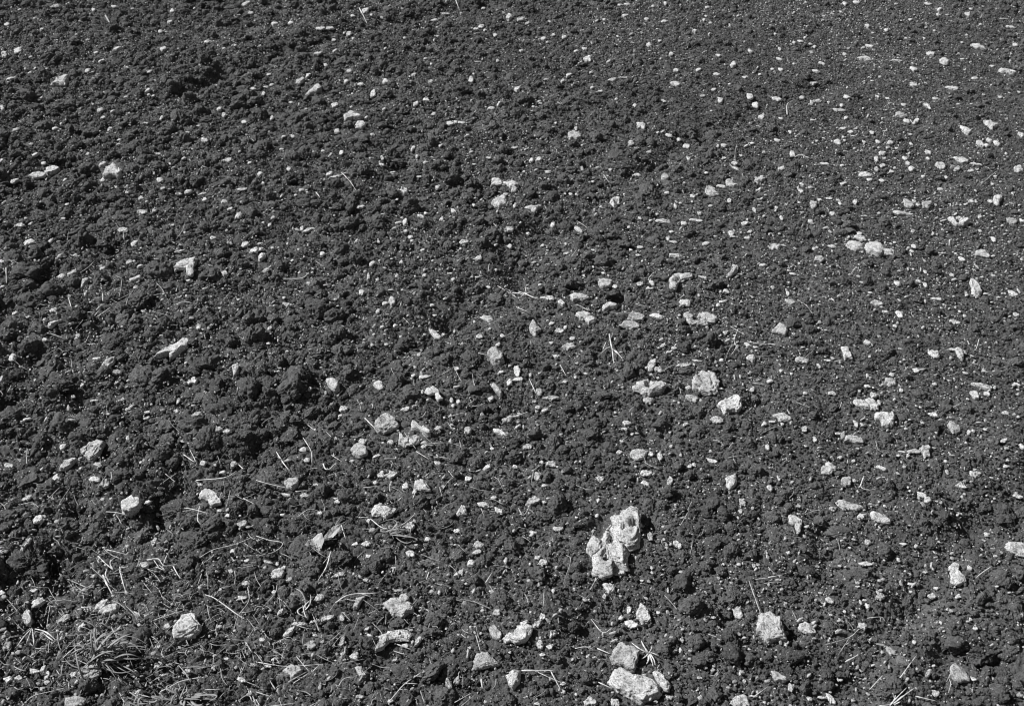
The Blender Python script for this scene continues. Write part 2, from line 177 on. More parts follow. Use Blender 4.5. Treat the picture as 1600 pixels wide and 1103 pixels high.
# traced stones: (square, short reference, full label, shade, depth factor, outlines...)
TRACED = [
((0,0),"the three-cornered stone","bright three-cornered stone among dark clods near the upper left corner of the photo",1,["257 408 264 378 290 352 312 354 318 400 290 405"]),
((0,0),"","long flat pale stone touching a lumpier one, left side, well above the middle",1,["137 832 145 812 175 804 205 812 215 825 180 838"]),
((0,0),"the lumpy upper-left stone","lumpy pale stone at the right end of a flat one, upper left",1,["212 808 216 785 240 778 272 788 262 806 235 822"]),
((0,0),"the kite-shaped pale stone","pale kite-shaped stone with a thin tail pointing right, upper left quarter",1,["510 755 530 770 548 790 590 825 575 834 550 822 497 824 505 790"]),
((0,1),"the roof-shaped small stone","small roof-shaped white stone with dark notches near the upper middle left",1,["243 450 250 430 283 397 308 420 290 435 262 450"]),
((0,1),"the stone with a beak","white stone drawn out to a thin beak on its right, just above an oval one",1,["418 545 440 517 455 520 462 540 505 553 490 560 455 556 430 567"]),
((0,1),"","white oval stone lying just below the beaked one, upper middle left",1,["467 586 474 570 495 566 512 576 514 592 495 603 472 600"]),
((0,1),"the wedge-shaped top-middle stone","white wedge-shaped stone below a row of broken pieces, upper middle",1,["1105 950 1125 930 1155 918 1176 925 1172 960 1140 975"]),
((0,1),"","bright blocky stone at the left end of a broken row, upper middle",1,["1100 876 1108 838 1135 835 1150 850 1150 868 1125 870"]),
((0,1),"","flat white stone at the right end of the broken row, upper middle",1,["1172 858 1195 843 1220 858 1232 875 1215 884 1190 880"]),
((0,2),"the speckled potato-shaped stone","speckled grey-white potato-shaped stone alone on even soil, upper middle right",2,["262 640 270 617 295 612 325 632 328 645 300 657 270 655"]),
((0,2),"the four-lobed little stone","small white four-lobed stone, upper part of the field right of middle",1,["583 572 598 578 612 572 618 584 626 592 620 610 604 600 588 602 592 588"]),
((0,2),"","bright blunt stone with a pointed left foot, upper part of the field",1,["538 686 552 678 546 668 553 656 566 660 572 678 560 688"]),
((0,2),"the flat leaning white stone","small flat white stone leaning to the right, top right half",1,["745 388 762 380 785 392 790 403 775 408 755 398"]),
((0,2),"the flat-topped cone stone","white flat-topped cone-shaped stone, largest in the upper right middle",1,["906 905 912 888 935 874 952 884 958 905 965 914 940 920 912 914"]),
((0,2),"","white pointed stone up and right of the flat-topped cone stone",1,["1003 870 1005 852 1025 841 1038 862 1058 874 1035 880 1012 878"]),
((0,2),"the double stone","pale double stone pinched in the middle, upper right middle",1,["1135 850 1140 838 1158 835 1170 822 1187 825 1184 842 1165 852 1140 860"]),
((0,2),"the ring-shaped pale stone","pale ring-shaped stone with a dark centre, upper middle",1,["460 940 470 926 510 928 508 945 490 968 474 968"]),
((0,2),"the white spread-winged stone","white spread-winged stone with a foot below, upper middle",1,["65 975 72 966 95 962 105 968 130 958 142 966 120 976 110 994 96 990 88 980"]),
((0,2),"","long flat pale slab pointing right, above the middle of the field",1,["670 1032 690 1026 738 1028 738 1045 705 1044 680 1040"]),
((0,3),"the smooth round pebble","smooth perfectly round white pebble, upper right of the field",1,["808 290 813 277 828 272 843 278 846 291 840 303 826 307 813 302"]),
((0,3),"the fish-shaped top-right stone","pale fish-shaped stone lying level near the top right",1,["425 272 440 266 460 264 480 275 487 288 475 291 455 284 432 280"]),
((0,3),"","thin bent white stone like a hook, near the top right corner",1,["962 212 962 202 990 210 1007 225 1006 242 998 242 988 222 972 216"]),
((0,3),"the long knobbly slanting stone","long knobbly pale stone slanting down right, by the right edge near the top",1,["1086 330 1095 316 1115 322 1135 332 1148 350 1140 356 1118 343 1095 340"]),
((0,3),"","ragged flat white stone like a row of crumbs, upper right",1,["830 408 850 402 880 406 893 414 880 424 855 418"]),
((0,3),"","grey-white hump-backed stone in the upper right quarter",2,["595 545 605 527 620 522 636 535 638 550 618 553"]),
((0,3),"the flat anvil-shaped stone","flat white anvil-shaped stone left of middle in the upper right quarter",1,["15 455 38 453 50 455 62 474 45 475 25 468"]),
((0,3),"","jagged flat white stone with a stub at its left, upper right quarter",1,["198 494 200 470 212 478 235 470 252 470 246 484 222 484 208 495"]),
((0,3),"","long white flat stone like a slipper, upper right quarter",1,["308 508 325 510 350 508 370 520 345 526 320 524"]),
((0,3),"the pale egg-shaped stone","pale speckled egg-shaped stone, right side, above the middle",1,["788 775 795 764 820 759 834 768 828 786 812 796 795 790"]),
((0,3),"the broad white lozenge stone","broad white lozenge-shaped stone just above a slim one, right side",1,["870 738 885 733 915 740 932 752 925 765 903 764 882 750"]),
((0,3),"","slim white stone rising to the right under the broad lozenge stone",1,["864 798 880 785 900 775 905 784 890 798 868 804"]),
((0,3),"the white hook-nosed stone","white hook-nosed stone pointing down right, right side near the top",1,["910 588 922 590 930 608 948 618 928 634 912 620"]),
((0,3),"the white star-cornered stone","white flat star-cornered stone, right side near the top",1,["1025 562 1050 572 1080 588 1060 598 1040 610 1030 600"]),
((0,3),"","round white stone at the right edge of the field, upper part",1,["1152 800 1160 782 1188 775 1196 790 1185 806 1165 810"]),
((0,3),"","long pale lumpy stone in the upper right quarter, left of a cluster of crumbs",1,["425 826 435 808 455 806 485 818 478 830 450 832"]),
((0,3),"","pale rough stone with dark pits, upper right, third of the height down",2,["198 975 202 948 215 940 228 950 224 970 208 980"]),
((0,3),"the pale bun with crumbs","pale bun-shaped stone with small crumbs on its right, right half, upper third",2,["636 955 642 938 660 935 676 945 678 968 660 980 644 968"]),
((0,3),"","pale rounded stone right of the pale bun with crumbs",2,["722 962 728 946 750 942 772 945 765 962 742 976"]),
((0,3),"the white tadpole-shaped stone","white tadpole-shaped stone with its tail to the right, right half",1,["595 990 612 988 640 996 674 1008 668 1016 640 1006 612 1006"]),
((0,3),"the leaning white block","white block leaning right, right side, a third of the way down",1,["1055 965 1052 945 1072 912 1105 912 1100 932 1082 945 1070 965"]),
((0,3),"","pale rough square stone near the right edge, a third of the way down",2,["1120 1040 1126 1022 1160 1020 1164 1038 1145 1052 1128 1048"]),
((0,3),"the broken horseshoe stone","white crumbling horseshoe-shaped stone open at the top, right side",1,["850 1020 862 1012 878 1018 878 1040 892 1052 912 1050 900 1065 870 1058","888 1048 885 1025 905 1008 912 1026 945 1036 925 1050 900 1060"]),
((1,0),"the ragged claw-shaped stone","ragged pale claw-shaped stone hugging a dark clod, left side above the middle",1,["812 155 835 125 860 108 905 100 905 140 880 150 850 158","872 150 900 130 920 185 912 192 885 180"]),
((1,0),"","thin white crooked stone at the top of a clod, left side",1,["230 412 245 400 288 394 265 410 245 432 234 428"]),
((1,0),"the upright white tablet stone","smooth white tablet-shaped stone tilted upright, left side, mid height",1,["484 610 510 568 530 566 536 590 520 618 500 620"]),
((1,0),"the white sausage-shaped stone","long white sausage-shaped stone rising to the right, left of the middle",0,["738 584 755 558 795 520 828 512 822 550 785 560 760 572","798 526 825 498 845 484 868 488 874 520 846 538 820 562 802 556"]),
((1,0),"the white tooth-shaped stone","white tooth-shaped stone pointing down, left half, mid height",1,["1080 612 1100 603 1115 615 1118 640 1103 664 1095 640"]),
((1,0),"the tall knobbly white stone","tall knobbly white stone, lower left, above the round-headed one",1,["398 1000 405 972 438 956 470 966 468 1030 445 1062 405 1035"]),
((1,0),"","rounded white stone like a mushroom head, lower left",1,["288 1098 300 1055 325 1042 348 1048 335 1075 315 1100"]),
((1,1),"","flat white leaf-shaped stone in the middle of the field",1,["1050 380 1070 373 1100 378 1115 400 1090 408 1070 395"]),
((1,1),"the white bone-shaped stone","white bone-shaped stone slanting down to a round pebble, middle of the field",1,["808 440 820 435 845 458 872 478 862 488 840 482 825 465"]),
((1,1),"the upright shield-shaped stone","pale smooth shield-shaped stone standing out in the middle of the field",2,["1090 550 1105 520 1125 518 1140 540 1162 590 1145 606 1115 600 1087 575"]),
((1,1),"","pale angular stone wedged under a dark clod, middle left",1,["548 695 572 677 590 690 600 720 580 724"]),
((1,1),"the pale twisted stone","pale twisted stone with bitten edge, middle left",1,["322 670 345 665 385 685 392 725 370 728 345 708"]),
((1,1),"the pale trunk-shaped stone","pale arched stone with a trunk bending down right, middle of the field",1,["790 730 800 712 825 706 855 725 856 742 830 742 810 748","838 735 856 728 862 755 876 768 855 778 842 758"]),
((1,1),"","pale splinter-shaped stone slanting down right, middle of the field",2,["1098 695 1115 690 1155 735 1150 755 1125 735"]),
((1,1),"the big smooth domed stone","big smooth domed grey-white stone below the middle of the field, left half",2,["562 870 590 832 610 832 640 850 668 888 640 910 610 928 578 920 565 900"]),
((1,1),"","white stone like a bent arm, right of the big smooth domed stone",1,["728 905 735 870 750 870 765 895 818 925 820 942 800 938 770 915"]),
((1,1),"the white crescent stone","white crescent-shaped stone cupped upwards, below right of the big domed stone",1,["666 925 682 922 692 948 715 952 722 985 700 986 672 970","695 955 720 952 745 935 768 945 760 970 735 985 710 986"]),
((1,1),"","grey-white twin-humped stone below left of the big smooth domed stone",2,["446 1000 460 972 485 972 515 995 518 1025 490 1040 460 1025"]),
((1,1),"","pale slab slanting down right, just below the middle of the field",1,["1115 905 1135 903 1182 935 1175 946 1150 934 1122 920"]),
((1,2),"","thin white stone like an eyebrow, right of middle above the centre line",1,["738 94 745 84 785 90 792 115 782 112 772 98"]),
((1,2),"","grey jagged bone-like stone, right of middle above the centre line",2,["1000 190 1020 175 1040 135 1062 150 1050 172 1020 194"]),
((1,2),"the white heart-shaped stone","white heart-shaped stone above the little dark burrow hole, centre",1,["407 225 412 204 428 200 440 208 455 204 472 215 462 238 435 248 415 242"]),
((1,2),"the pale arching shell stone","pale shell-like arched stone with a dark inside, right of the burrow hole",1,["735 250 742 200 770 178 790 185 780 215 762 250","760 195 775 178 850 172 846 190 820 200 785 212"]),
((1,2),"","pale two-part flat stone, left of the burrow hole",1,["275 275 300 268 350 280 360 293 335 305 300 302 285 310"]),
((1,2),"","white knobbly flat stone just left below the burrow hole",1,["423 350 428 330 460 312 495 325 490 340 455 342 432 354"]),
((1,2),"the lumpy white step-shaped stone","lumpy white stone stepping down to the right, centre of the field",1,["300 370 340 350 362 358 370 375 355 395 320 390","335 380 365 375 393 385 385 410 358 416 345 400"]),
((1,2),"","upper of two crumbling pale stones lying together, centre right",2,["538 385 570 360 600 362 622 380 605 400 575 398"]),
((1,2),"the stacked crumbling centre stones","lower crumbling pale stone of two lying together, centre right",2,["500 425 535 398 575 400 590 430 560 440 530 432"]),
((1,2),"the wide crumbling arch stone","wide pale crumbling arch-shaped stone with soil inside, right of centre",2,["808 370 830 358 850 368 848 392 820 396","815 398 850 392 890 378 920 395 905 425 860 424 830 416","875 370 900 355 938 366 956 395 945 412 920 408 895 382"]),
((1,2),"the broken hand-shaped stone","pale broken hand-shaped stone, just left of centre",2,["82 450 85 425 100 396 112 412 130 438 112 468 98 462"]),
((1,2),"","pale narrow stone leaning right above the pitted anvil stone",1,["633 635 640 600 655 577 682 577 672 605 655 637"]),
((1,2),"the pitted anvil-shaped stone","large grey-white anvil-shaped stone with a dark pit, centre right",2,["570 720 600 685 640 668 670 690 708 695 708 720 680 735 640 757 610 750"]),
((1,2),"the big round bun stone","big round white bun-shaped stone, right of centre",1,["838 705 855 665 905 643 950 655 968 690 952 735 915 746 870 738"]),
((1,2),"the bright white comma-shaped stone","bright white comma-shaped stone below right of the big round bun stone",0,["967 790 985 772 1030 762 1045 750 1060 746 1077 765 1072 805 1040 828 995 827"]),
((1,2),"the ragged flat white stone","ragged flat white stone in the lower middle with a crumb at its right",1,["548 1020 575 1002 610 1003 640 1010 620 1040 585 1050"]),
((1,3),"","white stone with straight edges, left of a pair of big ones, right half",1,["365 45 385 25 420 25 446 45 440 70 400 76"]),
((1,3),"the horned white saddle stone","large pale saddle-shaped stone drawn out down right, right half above middle",1,["455 55 490 30 520 28 540 60 548 80 510 105 485 85 460 65","515 45 545 65 585 80 570 98 540 92 520 85"]),
((1,3),"the tall white prism stone","tall white prism-shaped stone standing on end near the right edge",1,["945 270 960 220 975 211 993 222 992 262 970 282"]),
((1,3),"the pale mitten-shaped stone","pale mitten-shaped stone above dark soil, right of centre",2,["20 450 40 425 65 410 92 420 88 445 70 470 50 458"]),
((1,3),"the upright white brick-shaped stone","upright white brick-shaped stone with a thin root at its left foot",1,["354 522 384 520 386 578 348 580 352 550"]),
((1,3),"","white stone like a bird's head facing left, right side",1,["888 532 905 520 920 535 915 560 895 590 886 562"]),
((1,3),"","white stone shaped like a club, lying left of its blocky neighbour, right half",1,["405 775 425 765 450 772 470 785 472 812 450 808 415 795"]),
((1,3),"the blocky rough stone","blocky rough white stone right of the club-shaped one",1,["466 770 500 763 515 800 505 818 474 814"]),
((1,3),"the spiky thin white stone","thin white stone drawn out to spikes at both ends, right side",1,["955 688 1000 692 1045 716 1025 726 1000 714 975 700"]),
((1,3),"the white bowtie-shaped stone","flat white stone like a bowtie with a crumb under it, right of centre",1,["28 842 50 836 80 828 90 846 107 855 90 868 50 870 45 855"]),
((1,3),"the spiky crown-shaped stone","ragged white crown-shaped stone with jagged points, right half",0,["503 858 520 828 550 825 575 840 603 822 600 850 575 885 550 898 525 885 528 865"]),
((1,3),"","pale pear-shaped stone standing on its broad end, right side",2,["850 918 850 875 868 867 880 885 895 890 890 918 870 922"]),
((1,3),"the flat shoe-shaped stone","flat pale shoe-shaped stone with a heel on the left, right half",1,["352 970 370 935 400 932 440 952 436 975 395 968 372 960"]),
((1,3),"","white square-topped stone at the end of a grey strip, right half",1,["718 1015 725 990 760 982 768 995 752 1010 750 1036 722 1036"]),
((1,3),"the split white bread-shaped stone","split white bread-shaped stone in two lumps, lower right half",1,["240 1105 262 1078 285 1082 300 1100 290 1118 250 1116","275 1085 280 1060 300 1065 320 1085 312 1106 290 1104"]),
((2,0),"the white five-sided stone","white five-sided stone with a straw under it, lower left",1,["568 145 605 108 650 145 652 180 625 205 580 195"]),
((2,0),"the white sock-shaped stone","white sock-shaped stone pointing down right, beside a dark chasm, lower left",1,["935 112 950 86 990 95 1005 125 975 138 940 130","980 100 1010 108 1042 155 1000 167 978 135"]),
((2,0),"","slim white upright stone like a flame, far lower left",1,["108 368 120 335 132 310 140 328 126 370"]),
((2,0),"","white stone shaped like a boot sole, lower left corner above the weed",1,["97 680 115 655 135 668 158 710 145 724 120 708"]),
((2,0),"the rough white lump","rough white lump right of pale comb-like roots, lower left",1,["468 655 500 627 552 622 550 655 500 677"]),
((2,0),"the big bright cobble","big bright faceted cobble left of the weedy corner, the largest at lower left",1,["808 750 820 710 865 668 900 680 944 732 920 770 870 790 830 794"]),
((2,0),"the pale wedge beside the weed","pale smooth wedge-shaped stone at the foot of the green weed",2,["362 945 400 912 440 915 467 945 450 970 410 982 385 965"]),
((2,0),"the rounded bottom-edge stone","rounded pale stone cut by the bottom edge, lower left",2,["308 1070 340 1057 395 1068 392 1095 350 1112 315 1105"]),
((2,1),"","grey-white cup-shaped stone with a straw pointing at it, lower left half",2,["135 55 150 38 190 33 198 65 175 85 150 78"]),
((2,1),"the white loaf-shaped stone","white loaf-shaped stone with small straws at its left, lower middle left",1,["737 80 745 50 770 43 800 60 818 92 780 96"]),
((2,1),"the white drumstick-shaped stone","white drumstick-shaped stone with its knob on the right, lower middle left",1,["540 185 560 165 600 163 630 178 656 176 645 195 612 225 590 212 555 205"]),
((2,1),"","small white pyramid-shaped stone, lower middle",1,["932 212 960 165 980 165 990 206 960 208"]),
((2,1),"","pale narrow stone below a lying straw, lower left half",1,["462 640 470 600 512 588 492 612 480 647"]),
((2,1),"the pale turtle-shaped stone","large grey-white turtle-shaped stone with its head up, lower middle left",2,["603 625 640 605 672 600 700 605 740 628 735 650 690 687 650 675","668 608 676 574 705 570 715 600 700 618"]),
((2,1),"","white stone at the left end of a broken chain, lower left half",1,["133 777 148 742 180 728 170 762 145 782"]),
((2,1),"the pale caterpillar-shaped stone","long pale caterpillar-shaped stone, curled down on its left, lower middle",1,["565 838 578 800 590 770 625 765 622 800 600 828","585 780 620 750 700 745 726 765 722 797 670 790 625 797"]),
((2,1),"the pale trapezium stone","pale trapezium-shaped stone with a straw standing at its top, bottom middle",2,["1020 925 1035 855 1085 853 1110 885 1137 905 1090 915 1050 922"]),
((2,1),"","pale three-sided stone behind the trapezium stone, lower middle",2,["1090 740 1115 725 1147 765 1142 792 1110 780"]),
((2,1),"","grey stone under a fan of dry stalks, bottom left half",2,["130 935 150 912 195 915 218 940 170 972"]),
((2,1),"","small white stone like a bow, near the bottom, left half",1,["462 920 492 916 500 940 515 955 488 962 475 940"]),
((2,2),"the huge pitted white stone","huge ragged white stone riddled with dark pits, the biggest in the photo",1,["470 300 480 215 510 208 540 185 570 172 603 174 611 210 610 260 590 335 560 362 530 355 500 340","375 455 385 400 410 335 445 290 480 300 530 350 528 400 525 450 495 445 460 442 460 478 420 482 395 470","346 372 355 340 385 308 420 325 410 375 370 392"]),
((2,2),"","white stone with a square notch, above the huge pitted one at its right",1,["1003 72 1006 38 1028 28 1052 20 1055 50 1040 68 1020 84"]),
((2,2),"","pale crab-shaped stone above left of the huge pitted stone",1,["68 158 80 132 108 118 132 138 118 150 90 162"]),
((2,2),"the white arrowhead-shaped stone","white arrowhead-shaped stone pointing up, bottom middle, below the pitted giant",1,["585 690 590 650 608 618 635 645 650 702 610 720"]),
((2,2),"the ragged white pebbly mass","ragged white pebbly mass rising to the right, bottom middle",1,["0 768 30 725 72 728 88 742 65 800 20 802 -12 790"]),
((2,2),"the blocky head-like stone","blocky pale head-like stone beside a star of dry leaves, bottom right middle",2,["458 870 475 830 515 810 582 840 577 890 555 928 520 910 480 898"]),
((2,2),"the broad cracked bottom stone","broad cracked pale slab-like stone just below the head-like one, bottom",1,["457 985 490 945 530 936 570 960 620 965 690 1005 695 1042 600 1079 550 1052 490 1022"]),
((2,2),"","pale stone leaning on the right end of the broad cracked slab, bottom",1,["668 950 688 945 738 1000 730 1032 700 1018"]),
((2,2),"","white stone touched by a long straw, bottom edge left of middle",1,["-25 960 0 933 42 938 36 985 6 1020 -14 1000"]),
((2,2),"the bottom-edge crumbly stone","crumbly white stone cut by the bottom edge, right of middle",1,["1010 1103 1040 1070 1090 1048 1110 1062 1105 1095 1060 1112"]),
((2,3),"","white stone like a flag on a pole, lower right middle",1,["106 240 108 210 125 208 162 235 156 256 140 262 118 252","124 256 150 256 140 290 125 292"]),
((2,3),"the white torpedo-shaped stone","long white torpedo-shaped stone with a thin right tip, lower right",1,["325 152 345 138 385 155 440 168 402 186 350 180"]),
((2,3),"the white shoe-shaped stone","white shoe-shaped stone with rounded toe at right, lower right",1,["488 205 508 193 540 208 567 230 560 252 530 248 498 232"]),
((2,3),"the right-edge white lump","white lumpy stone cut by the right edge of the photo, lower right",1,["1122 358 1138 335 1199 340 1245 345 1238 392 1175 400 1130 376"]),
((2,3),"","white oval stone leaning against the rosette-like one, lower right",1,["845 482 852 450 882 430 900 440 890 465 862 485"]),
((2,3),"the white rosette stone","round white rosette-like stone with a folded surface, lower right",1,["853 520 868 482 903 473 926 495 918 522 880 540"]),
((2,3),"the two-toned cracked stone","large pale cracked stone, dark on its left, a straw leaning on it, bottom right",2,["-52 755 -38 700 -15 672 25 668 62 712 72 790 25 796 -18 808"]),
((2,3),"","white tongue-shaped stone right of the two-toned cracked stone",1,["143 735 172 708 200 722 224 762 195 770 160 752"]),
((2,3),"","flat pale angular stone with a straw end at its left, bottom right",2,["20 938 50 945 90 975 75 986 30 982"]),
((2,3),"the smooth grey egg stone","smooth grey egg-shaped stone beside a slanting straw, bottom right",3,["603 885 618 862 640 865 663 890 650 915 625 918 606 902"]),
((2,3),"the pale folded boulder","pale folded lump-like stone beside a big dark clod, bottom right",2,["855 948 865 920 895 910 932 940 925 985 885 982 860 968"]),
]
# dry stalks, straws and rootlets: square, width in units, points
STRAWS = {
(2,0): "4|328 80 290 135 265 180;3|98 158 150 150 185 175;7|480 192 550 197 622 218;4|520 5 522 28 518 55;4|775 15 798 35 820 52;5|920 45 1050 33 1110 0;5|930 410 1000 370 1100 345 1199 303;4|1140 130 1170 120 1199 105;4|1140 130 1199 160;4|1145 340 1199 375;5|1130 400 1199 398;5|720 700 790 675 862 655;7|960 580 1010 600 1100 665 1155 702;4|1160 545 1165 610 1115 680 1095 745;5|1060 790 1110 792 1170 797;4|930 540 990 538;4|228 550 250 590 262 602;4|235 630 225 690 218 740;4|270 600 255 640;4|300 500 330 530 350 575;5|240 455 245 492;6|100 1103 155 1055 230 1035 310 1015;5|320 985 322 1020;4|265 935 280 955;4|265 985 285 1010;9|285 885 330 845 410 775;9|720 980 760 962 790 950;8|750 1035 800 1010 850 985 950 965;5|800 1010 790 1042;6|625 1040 710 1062;4|1115 900 1140 935;5|960 1025 1040 1022;4|635 960 655 1000;5|1160 1020 1180 1080;6|1172 1030 1199 1090;4|1192 735 1150 800;4|1150 800 1180 852;4|560 1040 590 1100;5|228 633 262 636;4|1060 170 1080 90;3|700 510 680 500",
(2,1): "5|0 45 60 62 160 85;4|335 25 410 0;5|185 97 245 92;6|0 305 60 325 125 340 85 380 0 400;4|0 370 30 392;4|195 215 250 180 300 192;6|535 225 600 270 680 255 750 200;5|480 220 530 218;5|400 255 420 320;8|350 380 330 450 290 515;4|345 395 310 440;9|372 618 440 580 570 573;4|370 620 340 665;5|410 600 480 610;6|810 475 798 510;6|770 640 822 660;5|100 530 85 580 0 670;5|1030 770 1052 850;7|660 812 730 838;4|75 815 150 780 185 800;5|390 905 515 880;5|0 895 130 915 250 910 320 905;8|150 990 240 940;6|175 995 250 945;4|190 870 250 942;5|265 940 300 905;5|0 1035 85 1062;5|65 1103 200 1085;6|0 1070 20 1103;8|775 945 700 995 650 1050 620 1085;7|700 995 760 998;5|670 1025 715 1022;6|770 1030 790 1090;9|1055 975 1060 1020;5|930 1085 1010 1040;5|960 1103 1030 1045;4|960 765 985 785;5|455 965 410 975 380 1020;4|665 140 700 110;5|735 130 750 90;4|500 80 580 72;7|625 70 628 100;5|900 0 925 32;4|480 690 455 750;5|1075 525 1105 478;3|945 345 985 385",
(2,2): "4|100 5 90 60;4|845 140 825 180 832 195;5|825 195 785 262;4|255 395 275 420 240 530;4|370 695 425 757 470 735;8|1110 515 1140 600 1172 688;6|1140 508 1199 503;8|295 832 345 825 385 838;7|400 832 462 858;9|45 935 205 935;6|180 935 230 1030;5|110 938 180 970 240 995;5|405 990 475 1022;5|1130 1060 1199 1010;4|920 765 965 780;3|150 570 145 650;4|680 925 692 905",
(2,3): "6|450 25 435 75 470 90 505 85;5|0 450 35 488;8|0 500 70 487;6|1048 447 1000 480 975 500;10|362 895 450 848;6|618 970 665 905 695 865;5|475 1025 540 955;7|690 1055 795 1080;6|465 690 530 685 548 705;4|490 730 430 740 380 780 265 815;5|390 770 330 860;4|850 975 855 1000 845 1040;6|0 1000 22 985;3|690 200 680 230",
(1,0): "5|28 150 30 225;6|500 270 530 252 570 248;5|320 290 335 340;5|815 325 868 308;5|440 380 470 340;12|452 350 470 332 490 322;5|455 380 520 335;4|410 360 448 356;4|440 295 482 290;5|235 458 298 480;4|400 500 415 470;5|410 508 462 508;4|610 305 645 292;6|860 1025 915 1060 888 1000;4|900 1085 925 1068;5|0 725 15 745;5|130 1000 135 1030;5|1110 1065 1150 1103;4|260 700 285 720;3|1045 305 1080 260;4|80 1045 110 1050;5|480 270 482 310;3|800 290 770 330",
(1,1): "4|280 120 320 150;6|130 202 215 200 250 170;4|1130 235 1199 275;8|510 855 540 885 572 915;4|240 885 275 912;5|220 945 258 1010 262 1070;7|95 1012 125 1060 155 1100;6|355 1028 405 1060;6|600 1045 680 1042;4|750 1010 812 1048;4|830 1035 910 1042;5|800 975 900 970 985 995;4|900 850 960 832 985 838;5|330 920 360 950;8|315 1068 325 1092 345 1092 375 1062;6|405 725 380 752;3|870 650 920 620;3|690 385 720 415;3|1040 550 1085 560",
(1,2): "4|20 335 75 358;4|640 200 660 175;4|465 360 540 365 590 345;4|580 320 640 335;3|530 275 525 310 505 325;4|1060 435 1040 490 1050 520 1030 555;4|1100 495 1150 505 1199 508;5|1130 690 1199 700;4|225 605 255 660;9|0 850 40 838 75 825;5|80 670 115 745;6|1040 650 1042 675;3|350 725 400 715;5|1015 995 1035 965;3|940 365 955 400",
(1,3): "4|410 150 380 190;6|850 20 848 50;3|0 508 50 510;4|990 480 975 530 960 540;5|310 590 355 580;4|865 805 910 780;3|345 780 335 810",
(0,1): "5|483 38 503 75 520 112;5|935 0 953 50;4|400 808 440 850 470 895;5|280 900 300 925;8|383 828 415 812 432 810",
(0,2): "7|430 820 458 855 490 848;4|1018 768 1040 790 1075 805",
(0,3): "5|1085 88 1130 90;5|125 738 150 726 195 742;5|665 560 680 582;5|700 605 745 593;5|90 540 90 490 120 470",
(0,0): "9|493 72 515 110",
}
# branching dry plants: square, label, strands
TUFTS = [
((2,0),"thin dry branched stalk sprawled over the clod left of the white sock-shaped stone","5|820 170 900 180 990 205;5|930 188 925 230 942 253;4|930 190 935 165;3|850 190 905 185"),
((2,0),"pale forked dry stalks leaning over a dark hollow, left of the white comb roots","7|460 400 490 430 530 465;6|530 465 516 430 552 396;5|500 370 545 380 600 395;9|482 488 500 530 528 583;7|500 462 495 490 515 530;7|560 450 572 510 592 575;5|560 455 600 450"),
((2,0),"wiry knot of dry stems behind the big bright cobble, lower left","5|690 418 740 412 770 445 832 436;5|715 410 745 455;4|782 395 758 455;5|810 445 835 490 855 510;4|730 450 770 465 745 440"),
((2,0),"drooping bundle of pale rootlets hanging from the boot-sole stone, far lower left","7|150 735 110 780 80 822;5|148 740 130 790 122 810;5|152 740 160 825;7|155 738 215 755 268 798;6|190 750 240 790 262 803;5|140 738 105 765"),
((2,0),"row of short pale comb-like roots left of the rough white lump, lower left","6|380 640 420 638 460 640;6|392 640 402 662;6|408 640 412 662;6|422 640 428 664;6|436 640 438 660"),
((2,2),"small star of dry pointed leaves beside the blocky pale head-like stone","8|640 855 600 835 560 805;8|640 855 620 825 605 795;6|640 855 652 835 655 820;8|640 855 625 870 605 882;9|640 858 640 885 630 905;8|645 858 655 890 662 918;8|648 856 665 885 672 912;5|645 850 670 858 690 868;5|640 850 605 852 580 845"),
((2,3),"fan of straight dry straws spreading up right, cut by the bottom edge, right half","7|575 1092 610 1055 650 1015;7|585 1092 640 1050 690 1015;6|575 1095 545 1098 512 1102;5|585 1088 595 1060 600 1040;6|590 1095 612 1085 628 1075;5|580 1090 620 1060 645 1050;6|570 1100 590 1080 605 1062"),
((1,2),"dark-tipped upright dry twig with forked feet, left of the leaning narrow stone, centre","7|456 460 462 500 470 540 476 598;6|468 528 490 548 520 577;5|462 520 440 530 415 552;4|484 535 500 555 518 580;4|440 500 425 535"),
((1,2),"flattened tuft of pale rootlets in a row of stones, exactly mid-picture","5|0 268 30 270 60 280;6|55 268 95 288 130 297;4|62 240 66 268;4|30 262 60 272;4|60 270 90 266;4|60 268 40 290;4|0 275 22 292"),
]
GREENS = [
((2,0),"sprawling grass-like green weed with long narrow leaves in the lower left corner",(470,890),
 [(565,740,70),(600,795,60),(700,835,50),(640,868,55),(655,915,30),(640,955,25),(520,765,80),(472,700,80),(430,742,80),(400,690,90),(545,975,20),(380,1035,10),(330,860,50),(360,800,70),(560,965,15),(350,870,40),(500,730,75),(620,760,60),(585,830,50),(690,815,45),(540,850,60),(300,830,55),(480,1000,12),(660,880,30),(420,990,10),(450,760,70),(520,930,30),(600,900,35)]),
((2,0),"low feathery green seedling flattened on the soil at the bottom, left half",(850,1070),
 [(780,1040,12),(800,1100,8),(900,1020,14),(930,1060,12),(880,1110,8),(760,1075,10),(950,1090,8),(840,1020,16),(820,1050,14),(910,1095,8),(870,1000,15),(980,1080,10)]),
((2,1),"flat dull-green seedling behind the drumstick-shaped stone's straws, lower middle",(640,292),
 [(600,270,12),(690,285,10),(720,300,8),(610,300,8),(680,310,8),(650,268,14),(580,285,10),(760,318,8)]),
((2,1),"dark arching weed leaves curling over the soil, left of the caterpillar-shaped stone",(230,640),
 [(200,580,40),(245,690,8),(265,600,30),(215,610,30)]),
((2,0),"small green seedling with pointed leaves at the bottom edge, far left",(640,1090),
 [(600,1060,14),(680,1060,12),(660,1110,8),(610,1110,8),(700,1090,10),(630,1050,15)]),
]
